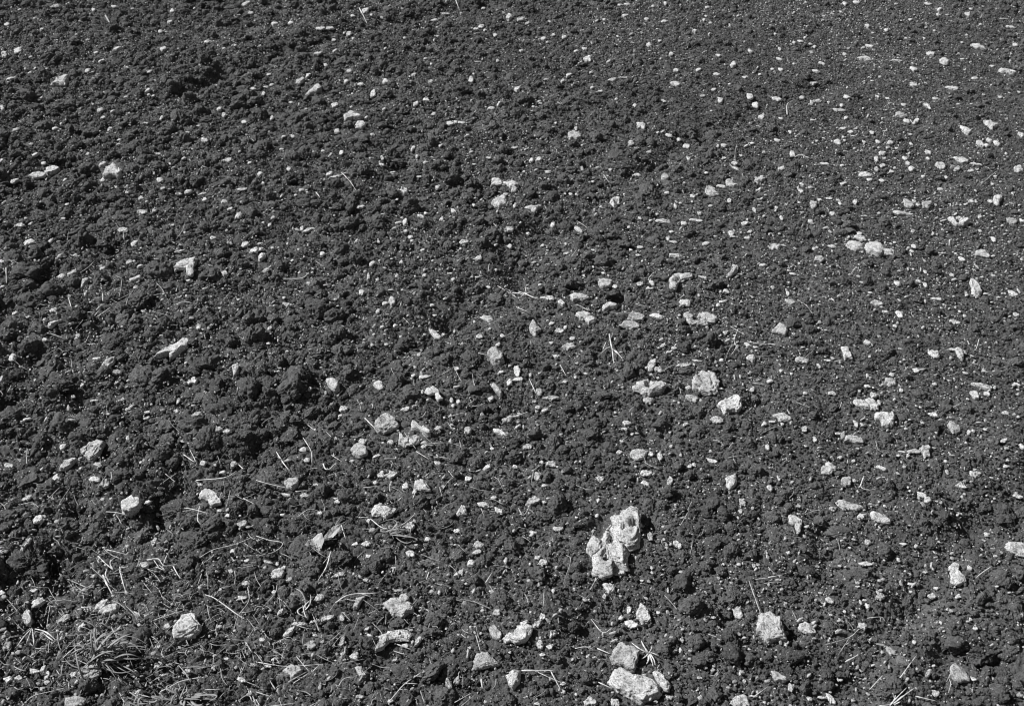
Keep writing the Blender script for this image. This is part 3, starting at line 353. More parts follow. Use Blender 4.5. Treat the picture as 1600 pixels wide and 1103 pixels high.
# dark clods worth their own object: square, x y w h
CLODS = {
(2,0):"860 190 190 130;650 385 110 85;450 290 95 95;140 35 170 100;130 440 230 190;930 330 150 110;1090 165 120 90;330 270 90 60;560 300 80 70;190 330 110 80;700 170 80 60",
(1,0):"95 195 130 110;670 300 150 110;320 420 130 60;560 505 110 100;640 590 110 90;1010 730 90 80;270 690 180 90;740 185 110 85;160 300 80 90;420 900 120 100;910 750 110 80;770 910 100 90;950 230 90 70;1175 820 60 80;50 860 90 90;1040 160 70 60;440 450 70 60;240 240 70 70",
(1,1):"310 215 130 60;290 550 130 90;190 655 130 80;620 650 80 90;1110 115 100 60;1010 590 110 90;90 560 80 60;450 390 80 60;430 640 90 80;720 740 100 70;60 770 90 70;900 700 80 60",
(2,2):"1040 590 110 110;920 880 120 90;700 830 100 90;610 900 60 40",
(2,3):"980 860 210 130;560 1020 150 120;430 890 90 80;290 740 80 70;1130 640 130 130;430 500 130 80;640 640 110 110;1110 200 110 120;1110 960 130 110;350 290 150 60",
(2,1):"380 420 130 90;700 965 160 100;250 440 120 80;900 960 100 90;880 590 120 90;330 840 110 80",
(0,0):"1150 370 100 60;560 960 100 70;700 760 90 60;480 480 70 50;390 1040 90 60;650 850 80 60",
(0,1):"150 835 90 60;500 650 100 60;540 1040 90 70;890 520 90 50;440 870 70 50",
(0,2):"640 920 110 90;740 870 80 60;930 640 90 70;500 730 90 50",
}
# dark hollows in photo pixels: x y radius depth(cm)
PITS = """806 428 22 4;500 587 24 4;703 498 20 3.5;277 768 26 5;247 808 22 5;117 802 16 4;63 967 22 4.5;1290 880 26 3.5;1523 832 22 4;1552 1030 20 4;1420 942 18 3.5;1477 1028 16 3.5;1288 838 12 3;917 982 26 3.5
937 825 14 3;1012 822 14 3;1137 968 16 3.5;597 1040 20 3.5;555 875 20 3.5;1303 651 20 3;1183 635 14 3.5;1007 685 14 3.5;1032 690 10 3;177 391 22 4;70 425 24 4.5;130 627 24 4;160 703 20 4;7 491 20 4;1100 207 18 3
1027 257 20 3;845 345 18 3;547 334 16 4;467 280 16 3.5;607 227 20 3.5;623 253 16 3.5;620 190 22 3;440 84 20 3;690 290 16 3;127 200 22 4;310 133 20 4;347 113 18 4;150 345 20 4;323 340 14 3.5;110 247 20 3.5
968 466 11 4;80 880 14 4;100 912 18 4;420 590 16 3;180 640 16 3.5;560 530 14 3;400 700 16 3;440 870 20 3;1235 985 16 3.5;640 600 16 3;20 620 16 3.5;760 300 16 3;1240 455 20 2.5;880 380 20 3;60 560 14 3
300 300 18 3.5;30 180 18 3;220 60 16 2.5;700 120 18 2.5;1210 265 14 2.5;1470 288 12 2.5;1550 155 10 2;1350 75 10 1.5"""

# the edges left by the plough: shallow broken furrows, photo pixels; width and depth in cm
FURROWS = [("1330 120 1200 168 1100 207 1027 257 940 320 860 372 800 425 703 498 560 590 430 690 290 775 120 870 -60 950", 5.5, 2.4),
           ("760 10 600 45 440 84 310 130 200 190 110 247 0 300 -80 330", 6.0, 2.2),
           ("1650 700 1560 790 1500 860 1430 940 1360 1010 1290 1100", 4.0, 1.6),
           ("640 250 540 330 400 400 240 470 100 560 -40 640", 5.0, 1.8)]
GRID = (1500, 0)
N_BIG, N_SMALL, N_GRIT = 26000, 330000, 120000
# ---------------------------------------------------------------- shape of the tilled soil
ORI = {0: 0.0, 1: 368.0, 2: 735.0}; SC = 400/1199.0
def upx(sq, x, y): return sq[1]*400.0 + x*SC, ORI[sq[0]] + y*SC
ROUGH = np.array([[.58,.52,.32,.15,.10],[.84,.75,.46,.20,.14],[1.,.82,.38,.28,.38],[.92,.64,.50,.48,.60]])
def rough(x, y):                          # how cloddy the ground is, by place on the field
    px, py, d = project(x, y, np.zeros_like(x))
    u = np.clip(px/400.0, 0, 3.999); v = np.clip(py/368.0, 0, 2.999)
    i, j = u.astype(int), v.astype(int); fu, fv = u-i, v-j
    return (ROUGH[j, i]*(1-fu)*(1-fv)+ROUGH[j, i+1]*fu*(1-fv)+ROUGH[j+1, i]*(1-fu)*fv+ROUGH[j+1, i+1]*fu*fv)
def ground_hit(px, py, z=0.0):
    a, b, c = ray(px, py); t = (z-CAMH)/c
    return a*t, b*t, t
PITL = []
for t in PITS.replace('\n', ';').split(';'):
    a, b, r, dp = map(float, t.split()); x, y, d = ground_hit(a, b); PITL.append((x, y, r*d/FPX, dp/100))
FUR = []
for s_, w_, d_ in FURROWS:
    a = np.array(list(map(float, s_.split()))).reshape(-1, 2); X_, Y_, _ = ground_hit(a[:, 0], a[:, 1]); FUR.append((np.stack([X_, Y_], 1), w_/100, d_/100))
def furrow(x, y):
    out = np.zeros_like(x)
    wx = x+.05*vnoise(x*7, y*7, seed=201); wy = y+.05*vnoise(x*7, y*7, seed=202)
    for Q, w, dp in FUR:
        best = np.full(x.shape, 1e9); sg = np.zeros_like(x)
        for a, c in zip(Q[:-1], Q[1:]):
            e = c-a; L2 = e@e; t = np.clip(((wx-a[0])*e[0]+(wy-a[1])*e[1])/L2, 0, 1)
            qx, qy = wx-a[0]-t*e[0], wy-a[1]-t*e[1]; d2 = qx*qx+qy*qy; m = d2 < best
            best = np.where(m, d2, best); sg = np.where(m, np.sign(e[0]*qy-e[1]*qx), sg)
        q = np.sqrt(best)/w
        br = .55+.6*vnoise(x*4+9, y*4, seed=77)
        out += 1.1*dp*br*(-np.exp(-q*q)+.45*np.exp(-(q-2.2)**2))
    return out
def h_smooth_raw(x, y):
    c = rough(x, y)
    z = 0.030*vnoise(x*1.1+3.1, y*1.1, seed=5) + (0.003+0.016*c)*vnoise(x*5.1, y*5.1, seed=11)+furrow(x, y)
    for (a, b, r, dp) in PITL:
        q = ((x-a)/(r*1.15))**2 + ((y-b)/(r*1.25))**2
        m = np.nonzero(q < 9)[0]
        z[m] -= dp*0.75*np.exp(-q[m])
    return z
_gx = np.arange(-4.2, 4.2, .008); _gy = np.arange(.4, 8.2, .008); _GX, _GY = np.meshgrid(_gx, _gy)
_HS = h_smooth_raw(_GX.ravel(), _GY.ravel()).reshape(_GX.shape)
def h_smooth(x, y):
    a = np.clip((x+4.2)/.008, 0, len(_gx)-1.001); c = np.clip((y-.4)/.008, 0, len(_gy)-1.001)
    i, j = a.astype(int), c.astype(int); fa, fc = a-i, c-j
    return (_HS[j, i]*(1-fa)+_HS[j, i+1]*fa)*(1-fc)+(_HS[j+1, i]*(1-fa)+_HS[j+1, i+1]*fa)*fc
def h_full(x, y):
    c = rough(x, y)
    z = h_smooth(x, y)
    wx = x+0.012*vnoise(x*40, y*40, seed=31); wy = y+0.012*vnoise(x*40, y*40, seed=32)
    w1, i1 = worley(wx*17, wy*17, 3); z += c*0.020*(0.45-w1)*(0.4+i1)
    w2, i2 = worley(wx*42, wy*42, 4); z += (0.25+0.75*c)*0.0085*(0.45-w2)*(0.3+i2)
    w3, i3 = worley(wx*105, wy*105, 6); z += (.62+.5*c)*0.0056*(0.45-w3)*(0.3+i3)
    w4, i4 = worley(x*230, y*230, 7); z += (.75+.4*c)*0.0030*(0.45-w4)*(0.3+i4)
    z += (.45+.55*c)*0.0034*fbm(x, y, None, 130, 3, 41, .6)
    return z
def place(px, py, lift=0.0):
    z = 0.0
    for _ in range(10):
        x, y, t = ground_hit(px, py, z+lift)
        z = float(h_smooth(np.array([x]), np.array([y]))[0])
    return x, y, z+lift, t
# ---------------------------------------------------------------- materials
def mat(name, build):
    m = bpy.data.materials.new(name); m.use_nodes = True; t = m.node_tree; t.nodes.clear()
    out = t.nodes.new("ShaderNodeOutputMaterial"); b = t.nodes.new("ShaderNodeBsdfPrincipled")
    t.links.new(b.outputs[0], out.inputs[0]); b.inputs["Roughness"].default_value = 0.95
    b.inputs["Specular IOR Level"].default_value = 0.15
    build(t, b); return m
def N(t, kind, **kw):
    n = t.nodes.new(kind)
    for k, v in kw.items():
        if k in n.inputs: n.inputs[k].default_value = v
        else: setattr(n, k, v)
    return n
def ramp(t, src, stops):
    r = t.nodes.new("ShaderNodeValToRGB"); e = r.color_ramp.elements
    while len(e) < len(stops): e.new(0.5)
    for k, (p, v) in enumerate(stops): e[k].position = p; e[k].color = (v, v, v, 1)
    t.links.new(src, r.inputs[0]); return r.outputs[0]
def wpos(t):
    return N(t, "ShaderNodeNewGeometry").outputs["Position"]
def mix(t, fac, a, b):
    m = t.nodes.new("ShaderNodeMix"); m.data_type = 'RGBA'
    L = t.links.new; 
    L(fac, m.inputs[0]) if not isinstance(fac, float) else setattr(m.inputs[0], 'default_value', fac)
    for s, v in ((6, a), (7, b)):
        if isinstance(v, float): m.inputs[s].default_value = (v, v, v, 1)
        else: L(v, m.inputs[s])
    return m.outputs[2]
def soil(t, b):
    p = wpos(t); L = t.links.new
    n1 = N(t, "ShaderNodeTexNoise", Scale=9.0, Detail=5.0); L(p, n1.inputs["Vector"])
    n2 = N(t, "ShaderNodeTexNoise", Scale=260.0, Detail=3.0, Roughness=.7); L(p, n2.inputs["Vector"])
    c1 = ramp(t, n1.outputs[0], [(0.3, SOIL*0.74), (0.7, SOIL*1.2)])
    c2 = ramp(t, n2.outputs[0], [(0.34, 0.55), (0.60, 1.3)])
    mm = t.nodes.new("ShaderNodeMix"); mm.data_type = 'RGBA'; mm.blend_type = 'MULTIPLY'; mm.inputs[0].default_value = 1
    L(c1, mm.inputs[6]); L(c2, mm.inputs[7])
    # pale mineral grains in the earth
    v = N(t, "ShaderNodeTexVoronoi", Scale=330.0); L(p, v.inputs["Vector"])
    sep = t.nodes.new("ShaderNodeSeparateColor"); L(v.outputs["Color"], sep.inputs[0])
    g1 = ramp(t, sep.outputs[0], [(0.962, 0.0), (0.975, 1.0)])
    g2 = ramp(t, v.outputs["Distance"], [(0.30, 1.0), (0.42, 0.0)])
    g = N(t, "ShaderNodeMath", operation='MULTIPLY'); L(g1, g.inputs[0]); L(g2, g.inputs[1])
    col = mix(t, g.outputs[0], mm.outputs[2], 0.36)
    L(col, b.inputs["Base Color"])
    bn = N(t, "ShaderNodeTexNoise", Scale=420.0, Detail=4.0, Roughness=.8); L(p, bn.inputs["Vector"])
    bp = N(t, "ShaderNodeBump", Strength=1.0, Distance=0.0022); L(bn.outputs[0], bp.inputs["Height"]); L(bp.outputs[0], b.inputs["Normal"])
    b.inputs["Specular IOR Level"].default_value = 0.08
SOIL = 0.088
def stone_mat(base, lo):
    def f(t, b):
        L = t.links.new; tc = N(t, "ShaderNodeTexCoord").outputs["Object"]
        n1 = N(t, "ShaderNodeTexNoise", Scale=55.0, Detail=6.0, Roughness=.65); L(tc, n1.inputs["Vector"])
        n2 = N(t, "ShaderNodeTexNoise", Scale=330.0, Detail=3.0, Roughness=.7); L(tc, n2.inputs["Vector"])
        oi = N(t, "ShaderNodeObjectInfo")
        c1 = ramp(t, n1.outputs[0], [(0.36, lo), (0.47, base*.85), (0.65, base)])
        c2 = ramp(t, n2.outputs[0], [(0.37, 0.34), (0.50, 0.95), (0.7, 1.14)])
        c3 = ramp(t, oi.outputs["Random"], [(0.0, 0.88), (1.0, 1.08)])
        m = None
        a = t.nodes.new("ShaderNodeMix"); a.data_type = 'RGBA'; a.blend_type = 'MULTIPLY'; a.inputs[0].default_value = 1
        L(c1, a.inputs[6]); L(c2, a.inputs[7])
        a2 = t.nodes.new("ShaderNodeMix"); a2.data_type = 'RGBA'; a2.blend_type = 'MULTIPLY'; a2.inputs[0].default_value = 1
        L(a.outputs[2], a2.inputs[6]); L(c3, a2.inputs[7])
        # earth clinging in blotches
        n3 = N(t, "ShaderNodeTexNoise", Scale=90.0, Detail=5.0, Roughness=.7); L(wpos(t), n3.inputs["Vector"])
        d = ramp(t, n3.outputs[0], [(0.60, 0.0), (0.66, 1.0)])
        L(mix(t, d, a2.outputs[2], 0.11 if base > .5 else .08), b.inputs["Base Color"])
        bp = N(t, "ShaderNodeBump", Strength=0.7, Distance=0.0022); L(n2.outputs[0], bp.inputs["Height"]); L(bp.outputs[0], b.inputs["Normal"])
    return f
def plain(v, var, scale=80.0):
    def f(t, b):
        L = t.links.new; tc = N(t, "ShaderNodeTexCoord").outputs["Object"]
        n1 = N(t, "ShaderNodeTexNoise", Scale=scale, Detail=4.0); L(tc, n1.inputs["Vector"])
        L(ramp(t, n1.outputs[0], [(0.3, v*(1-var)), (0.7, v*(1+var))]), b.inputs["Base Color"])
        b.inputs["Roughness"].default_value = 0.7
    return f
M_SOIL = mat("soil", soil)
M_ST = [mat("chalk_bright", stone_mat(0.62, 0.30)), mat("chalk_pale", stone_mat(0.54, 0.23)),
        mat("chalk_dull", stone_mat(0.44, 0.20)), mat("smooth_grey_rock", stone_mat(0.19, 0.13))]
M_STRAW = mat("dry_straw", plain(0.50, .3)); M_DARKSTRAW = mat("dull_straw", plain(0.30, .4)); M_LEAF = mat("weed_leaf", plain(0.21, .35, 60)); M_DEAD = mat("withered_leaf", plain(0.42, .35, 60))
# ---------------------------------------------------------------- helpers
COL = scene.collection
def mesh_obj(name, v, f, m, parent=None, loc=None):
    me = bpy.data.meshes.new(name); v = np.asarray(v, np.float32)
    f = np.asarray(f, np.int32); k = f.shape[1]
    me.vertices.add(len(v)); me.vertices.foreach_set("co", v.ravel())
    me.loops.add(f.size); me.loops.foreach_set("vertex_index", f.ravel())
    me.polygons.add(len(f)); me.polygons.foreach_set("loop_start", np.arange(0, f.size, k, dtype=np.int32))
    me.polygons.foreach_set("use_smooth", np.ones(len(f), bool))
    me.update(); me.materials.append(m)
    o = bpy.data.objects.new(name, me); COL.objects.link(o)
    if parent: o.parent = parent
    if loc is not None: o.location = loc
    return o
def tag(o, label=None, cat=None, group=None, kind=None):
    if label: o['label'] = label
    if cat: o['category'] = cat
    if group: o['group'] = group
    if kind: o['kind'] = kind
_ico = {}
def ico(n):
    if n not in _ico:
        import bmesh
        bm = bmesh.new(); bmesh.ops.create_icosphere(bm, subdivisions=n, radius=1.0)
        v = np.array([p.co[:] for p in bm.verts]); f = np.array([[q.index for q in p.verts] for p in bm.faces]); bm.free()
        v /= np.linalg.norm(v, axis=1)[:, None]; _ico[n] = (v, f)
    return _ico[n]
# ---------------------------------------------------------------- stones
def poly_radius(P, th):                   # outermost crossing of a ray from the origin with the outline
    A = P; B = np.roll(P, -1, 0); d = np.stack([np.cos(th), np.sin(th)], 1)
    e = B-A
    den = d[:, None, 0]*e[None, :, 1]-d[:, None, 1]*e[None, :, 0]
    den = np.where(np.abs(den) < 1e-9, 1e-9, den)
    t = (A[None, :, 0]*e[None, :, 1]-A[None, :, 1]*e[None, :, 0])/den
    s = (A[None, :, 0]*d[:, None, 1]-A[None, :, 1]*d[:, None, 0])/den
    ok = (t > 0) & (s >= -1e-6) & (s <= 1+1e-6)
    r = np.where(ok, t, 0).max(1)
    r[r <= 0] = np.abs(P).mean()*0.5
    return r
def lump(P, hz, n, rng, flat=0.8, rough_=0.10, rag=.13):
    """a solid stone over outline P (metres, ground plane), half height hz"""
    v, f = ico(n); o = rng.uniform(-50, 50, 3)
    th = np.arctan2(v[:, 1], v[:, 0]); r = poly_radius(P, th)
    ct, st = np.cos(th)+o[0], np.sin(th)+o[1]
    r = r*(1+rag*fbm(ct, st, None, 2.6, 2, 21)+rag*.9*fbm(ct, st, None, 7.5, 2, 23))
    sxy = np.sqrt(v[:, 0]**2+v[:, 1]**2)
    # soften corner needles a little
    k = sxy**0.52
    c = np.ones(len(v))
    for _ in range(rng.integers(9, 15)):   # broken faces
        nn = rng.normal(size=3); nn /= np.linalg.norm(nn); nn[2] = abs(nn[2])*1.3
        dd = rng.uniform(0.62, 0.95); dt = v@nn
        c = np.minimum(c, np.where(dt > 1e-3, dd/np.maximum(dt, 1e-3), 9))
    c = np.clip(c, .5, 1)
    cz = c; cx = 1-(1-c)*0.45
    x = np.cos(th)*r*k*cx; y = np.sin(th)*r*k*cx; z = hz*np.sign(v[:, 2])*np.abs(v[:, 2])**flat*cz
    tilt = rng.uniform(-.3, .3, 2); z = z*(1+tilt[0]*v[:, 0]+tilt[1]*v[:, 1])
    q = v*1.0+o; n1 = fbm(q[:, 0], q[:, 1], q[:, 2], 1.7, 3, 3); n2 = fbm(q[:, 0], q[:, 1], q[:, 2], 6.0, 3, 9)
    s = 1+rough_*n1+rough_*0.55*n2
    return np.stack([x*(1+(s-1)*.6), y*(1+(s-1)*.6), z*(1+(s-1)*2.2)], 1), f
def blob_outline(w, h, ang, rng):         # screen-space outline, y up
    n = rng.integers(5, 9); a = np.sort((np.arange(n)+rng.uniform(-.33, .33, n))/n*2*math.pi)
    rr = rng.uniform(.62, 1.22, n)
    p = np.stack([np.cos(a)*rr*w/2, np.sin(a)*rr*h/2], 1)
    q = (p+np.roll(p, -1, 0))/2*1.03; p = np.stack([p, q], 1).reshape(-1, 2)
    ca, sa = math.cos(R(ang)), math.sin(R(ang))
    return p@np.array([[ca, sa], [-sa, ca]])
HOLES = {"huge pitted": [(445, 388, 24, 26), (572, 240, 20, 16), (462, 318, 16, 20), (520, 262, 9, 14)], "anvil-shaped": [(640, 692, 16, 16)], "ring-shaped": [(487, 944, 11, 9)],
         "broken horseshoe": [(895, 1030, 12, 12)], "arching shell": [(770, 205, 14, 10)], "wide crumbling": [(868, 385, 22, 12)]}
def make_stone_geo(px, py, outlines, rng, shade, rag=.13):
    """outlines: screen px relative to (px,py), y up. returns verts (relative), faces, location"""
    allp = np.concatenate(outlines); Hh = (allp[:, 1].max()-allp[:, 1].min())/2; Wh = (allp[:, 0].max()-allp[:, 0].min())/2
    x00, y00, _, d = place(px, py); s = d/FPX
    _, ry, rz = ray(px, py); p = math.atan2(-rz, ry); pw = math.hypot(ry, rz)
    kz = np.interp(math.degrees(p), [18, 30, 50], [.82, .68, .55])
    Hm = Hh*s; hz = min(kz*Hm, .75*Wh*s, .024); hz = max(hz, .3*Hm if Hm < .05 else .019)
    if Hm > .06: hz = .012
    D = math.sqrt(max(Hm**2-(hz*math.cos(p))**2, .1*Hm**2))/math.sin(p); ky = D/Hm
    D_lim = 1.9*max(Wh, Hh)*s
    if D > D_lim: ky *= D_lim/D
    lift = 0.26*hz+0.0022+(0.006 if max(Wh, Hh) < 12 else 0.009)*float(rough(np.array([x00]), np.array([y00]))[0])
    x, y, z, _ = place(px, py, lift)
    SEATS.append((x, y, z, Wh*s, Hm*ky, hz, math.tan(p)))
    V, F, off = [], [], 0
    for P in outlines:
        c = (P.max(0)+P.min(0))/2; c = (c+P.mean(0))/2
        Q = (P-c)*s*1.13; Q[:, 1] *= ky
        hh = min((np.ptp(P[:, 1]))/2*s*kz, hz) if len(outlines) > 1 else hz
        sz = max(np.ptp(P[:, 0]), np.ptp(P[:, 1]))
        n = 2 if sz < 5 else 3 if sz < 12 else 4 if sz < 34 else 5
        v, f = lump(Q, hh, n, rng, rough_=0.15 if shade < 3 else .03, rag=rag if shade < 3 else .02)
        v[:, 0] += c[0]*s; v[:, 1] += c[1]*s*ky
        V.append(v); F.append(f+off); off += len(v)
    return np.concatenate(V), np.concatenate(F), (x, y, z)
SEATS = []
STONES = []   # dict: px,py,area,outlines,ref,label,shade
for (sq, ref, lab, shade, polys) in TRACED:
    outs = []
    for s in polys:
        a = np.array(list(map(float, s.split()))).reshape(-1, 2)
        outs.append(np.stack([sq[1]*400+a[:, 0]*SC, ORI[sq[0]]+a[:, 1]*SC], 1))
    al = np.concatenate(outs); cx, cy = (al[:, 0].max()+al[:, 0].min())/2, (al[:, 1].max()+al[:, 1].min())/2
    outs = [np.stack([o[:, 0]-cx, cy-o[:, 1]], 1) for o in outs]
    STONES.append(dict(px=cx, py=cy, w=np.ptp(al[:, 0]), h=np.ptp(al[:, 1]), ang=0, outs=outs, ref=ref, label=lab, shade=shade))
_r = np.random.default_rng(7)
for sq, txt in SURVEY.items():
    for t in txt.replace('\n', ';').split(';'):
        q = t.split(); grey = q[-1] == 'g'
        if grey: q = q[:-1]
        q = list(map(float, q)); ang = q[4] if len(q) > 4 else 0.0
        x, y = upx(sq, q[0], q[1]); w, h = q[2]*SC, q[3]*SC
        STONES.append(dict(px=x, py=y, w=w, h=h, ang=ang, outs=[blob_outline(w, h, ang, _r)], ref="", label="", shade=2 if grey else int(_r.random() < .45)))
for s in STONES: s['area'] = s['w']*s['h']+(1e5 if s['label'] else 0)
STONES.sort(key=lambda s: -s['area'])
N_THINGS = 300
SEC = ["to the right of", "to the upper right of", "straight above", "to the upper left of", "to the left of", "to the lower left of", "straight below", "to the lower right of"]
ORD = ["nearest", "second nearest", "third nearest", "fourth nearest", "fifth nearest", "sixth nearest", "seventh nearest", "eighth nearest", "ninth nearest", "tenth nearest"]+["%dth nearest" % k for k in range(11, 40)]
LM = [s for s in STONES if s['ref']]
def relate(items, noun):
    """label every item by the nearest named stone, its direction and its rank there"""
    buckets = {}
    for it in items:
        ds = [math.hypot(it['px']-l['px'], (it['py']-l['py'])*1.2) for l in LM]; k = int(np.argmin(ds)); l = LM[k]
        a = math.degrees(math.atan2(l['py']-it['py'], it['px']-l['px'])) % 360
        it['lm'] = (k, int(((a+22.5) % 360)//45)); it['ld'] = ds[k]
        buckets.setdefault(it['lm'], []).append(it)
    for (k, sec), b in buckets.items():
        b.sort(key=lambda i: i['ld'])
        for r, it in enumerate(b):
            if it.get('label'): continue
            o = (ORD[r])
            it['label'] = "%s, %s %s %s" % (it['desc'], o, SEC[sec], LM[k]['ref'])
            if len(it['label'].replace('-', ' ').split()) > 16: print('LONG', it['label'])
things = STONES[:N_THINGS]
for s in things:
    asp = max(s['w'], s['h'])/min(s['w'], s['h']); size = max(s['w'], s['h'])
    sz = "tiny" if size < 8 else "small" if size < 14 else "larger"
    shp = "roundish" if asp < 1.25 else "oval" if asp < 1.8 else "slim"
    s['desc'] = "%s %s %s stone" % (sz, shp, "greyish" if s['shade'] == 2 else "pale")
relate([s for s in things], "stone")
for i, s in enumerate(things):
    rng = np.random.default_rng(1000+i)
    v, f, loc = make_stone_geo(s['px'], s['py'], s['outs'], rng, s['shade'], .08 if s['area'] > 1e5 else .17)
    for key, hs in HOLES.items():
        if key in s['ref']+s['label'] and s['outs'][0].shape[0] and not (key == "ring-shaped" and s['h'] < 10):
            sq = {"huge pitted": (2, 2), "anvil-shaped": (1, 2), "ring-shaped": (0, 2), "broken horseshoe": (0, 3), "arching shell": (1, 2), "wide crumbling": (1, 2)}[key]
            for (hx, hy, hw, hh) in hs:
                a, b = upx(sq, hx, hy); A = np.array(loc)+v; qx, qy, qd = project(A[:, 0], A[:, 1], A[:, 2])
                e = ((qx-a)/(hw*SC))**2+((qy-b)/(hh*SC))**2; e *= 1+.35*vnoise(A[:, 0]*160, A[:, 1]*160, seed=3)
                top = v[:, 2] > -.004
                v[:, 2] = np.where(top, v[:, 2]-.034*np.clip(1.25-e, 0, 1)**.6*(v[:, 2].max()/.03), v[:, 2])
    o = mesh_obj("stone", v, f, M_ST[s['shade']], loc=loc)
    tag(o, s['label'], "stone", "pale stones strewn over the tilled soil")
# the smaller fragments, one by one at their places, as one mass
V, F, off = [], [], 0
for i, s in enumerate(STONES[N_THINGS:]):
    rng = np.random.default_rng(5000+i)
    v, f, loc = make_stone_geo(s['px'], s['py'], s['outs'], rng, s['shade'])
    V.append(v+np.array(loc)); F.append(f+off); off += len(v)
o = mesh_obj("stone_fragments", np.concatenate(V), np.concatenate(F), M_ST[0]); tag(o, "countless small pale stone fragments scattered on the soil", "stone fragments", kind="stuff")
# ---------------------------------------------------------------- ground sheet
def axis_cols(n, extra):
    u = np.linspace(-1, 1, n); m_ = 1+np.cumsum(np.full(260, .0032)); e = np.concatenate([m_, m_[-1]+np.cumsum(0.006*1.25**np.arange(extra))])
    return np.concatenate([-e[::-1], u, e])
NC, NR = GRID
u = axis_cols(NC, 30)
ys = [0.90]
while ys[-1] < 5.9: ys.append(ys[-1]+(0.0017+0.00085*max(0, ys[-1]-1.2))*1500.0/NC)
pre = 0.90-np.cumsum(0.01*1.25**np.arange(32))[::-1]; post = ys[-1]+np.cumsum(0.01*1.25**np.arange(38))
ys = np.concatenate([pre, ys, post])
Yg, U = np.meshgrid(ys, u, indexing='ij')
half = .366*np.clip(Yg, .9, 5.4)+.425+.15
Xg = U*half
Zg = h_full(Xg.ravel(), Yg.ravel()).reshape(Xg.shape)
for (sx, sy, sz, rx, ry, hz, tp) in SEATS:    # the earth lies lower where a stone is bedded in it
    fr = .018/tp
    j0, j1 = np.searchsorted(ys, [sy-ry*1.1-fr, sy+ry*1.1+.004])
    if j1 <= j0: continue
    hw = .366*np.clip(sy, .9, 5.4)+.575
    i0, i1 = np.searchsorted(u, [(sx-rx*1.3-.01)/hw-.02, (sx+rx*1.3+.01)/hw+.02])
    X, Y, Z = Xg[j0:j1, i0:i1], Yg[j0:j1, i0:i1], Zg[j0:j1, i0:i1]
    dy = np.maximum(0, np.abs(Y-sy)-ry); front = np.where(Y < sy, np.maximum(0, sy-ry*.8-Y)*tp, dy*3)
    dx = np.maximum(0, np.abs(X-sx)-rx*.95)*3.0
    cap = sz-.30*hz+front+dx
    Zg[j0:j1, i0:i1] = np.minimum(Z, cap)
nr, nc = Xg.shape
ii = (np.arange(nr-1)[:, None]*nc+np.arange(nc-1)[None, :]).ravel()
faces = np.stack([ii, ii+1, ii+nc+1, ii+nc], 1)
g = mesh_obj("ground", np.stack([Xg.ravel(), Yg.ravel(), Zg.ravel()], 1), faces, M_SOIL); tag(g, "dark freshly tilled soil of the field", "ground", kind="structure")
del Xg, Yg, Zg, U, half
# ---------------------------------------------------------------- clearance map so that loose earth does not bury stones and straws
MK = np.zeros((1103//2+2, 1600//2+2), np.float32)
yy, xx = np.mgrid[0:MK.shape[0], 0:MK.shape[1]]
for s in STONES:
    a, b = s['w']/4*.9, s['h']/4*.9; cx, cy = s['px']/2, s['py']/2; m = int(max(a, b))+2
    x0, x1, y0, y1 = max(0, int(cx)-m), int(cx)+m+1, max(0, int(cy)-m), int(cy)+m+1
    if x1 <= 0 or y1 <= 0: continue
    X, Y = xx[y0:y1, x0:x1]-cx, yy[y0:y1, x0:x1]-cy; t = R(s['ang']); U1 = X*math.cos(t)-Y*math.sin(t); V1 = X*math.sin(t)+Y*math.cos(t)
    MK[y0:y1, x0:x1] = np.maximum(MK[y0:y1, x0:x1], (U1/max(a, 1))**2+(V1/max(b, 1))**2 < 1)
PL = []                                    # straws: list of (pixel polyline, width px)
for sq, txt in STRAWS.items():
    for t in txt.split(';'):
        w, pts = t.split('|'); a = np.array(list(map(float, pts.split()))).reshape(-1, 2)
        PL.append((np.stack([sq[1]*400+a[:, 0]*SC, ORI[sq[0]]+a[:, 1]*SC], 1), float(w)*SC))
TF = []
for (sq, lab, txt) in TUFTS:
    L_ = []
    for t in txt.split(';'):
        w, pts = t.split('|'); a = np.array(list(map(float, pts.split()))).reshape(-1, 2)
        L_.append((np.stack([sq[1]*400+a[:, 0]*SC, ORI[sq[0]]+a[:, 1]*SC], 1), float(w)*SC))
    TF.append((lab, L_))
def stroke(P):
    for a, b in zip(P[:-1], P[1:]):
        n = int(np.hypot(*(b-a)))+1
        for k in range(n+1):
            q = (a+(b-a)*k/n)/2; i, j = int(q[1]), int(q[0])
            if 0 <= i < MK.shape[0] and 0 <= j < MK.shape[1]: MK[i, j] = 1
for P, w in PL: stroke(P)
for _, L_ in TF:
    for P, w in L_: stroke(P)
IMK = np.zeros((MK.shape[0]+1, MK.shape[1]+1)); IMK[1:, 1:] = MK.cumsum(0).cumsum(1)
def blocked(px, py, r, k=.8):
    i0 = np.clip(((py-r*k)/2).astype(int), 0, MK.shape[0]); i1 = np.clip(((py+r*k)/2).astype(int)+1, 0, MK.shape[0])
    j0 = np.clip(((px-r*k)/2).astype(int), 0, MK.shape[1]); j1 = np.clip(((px+r*k)/2).astype(int)+1, 0, MK.shape[1])
    return (IMK[i1, j1]-IMK[i0, j1]-IMK[i1, j0]+IMK[i0, j0]) > 0.5
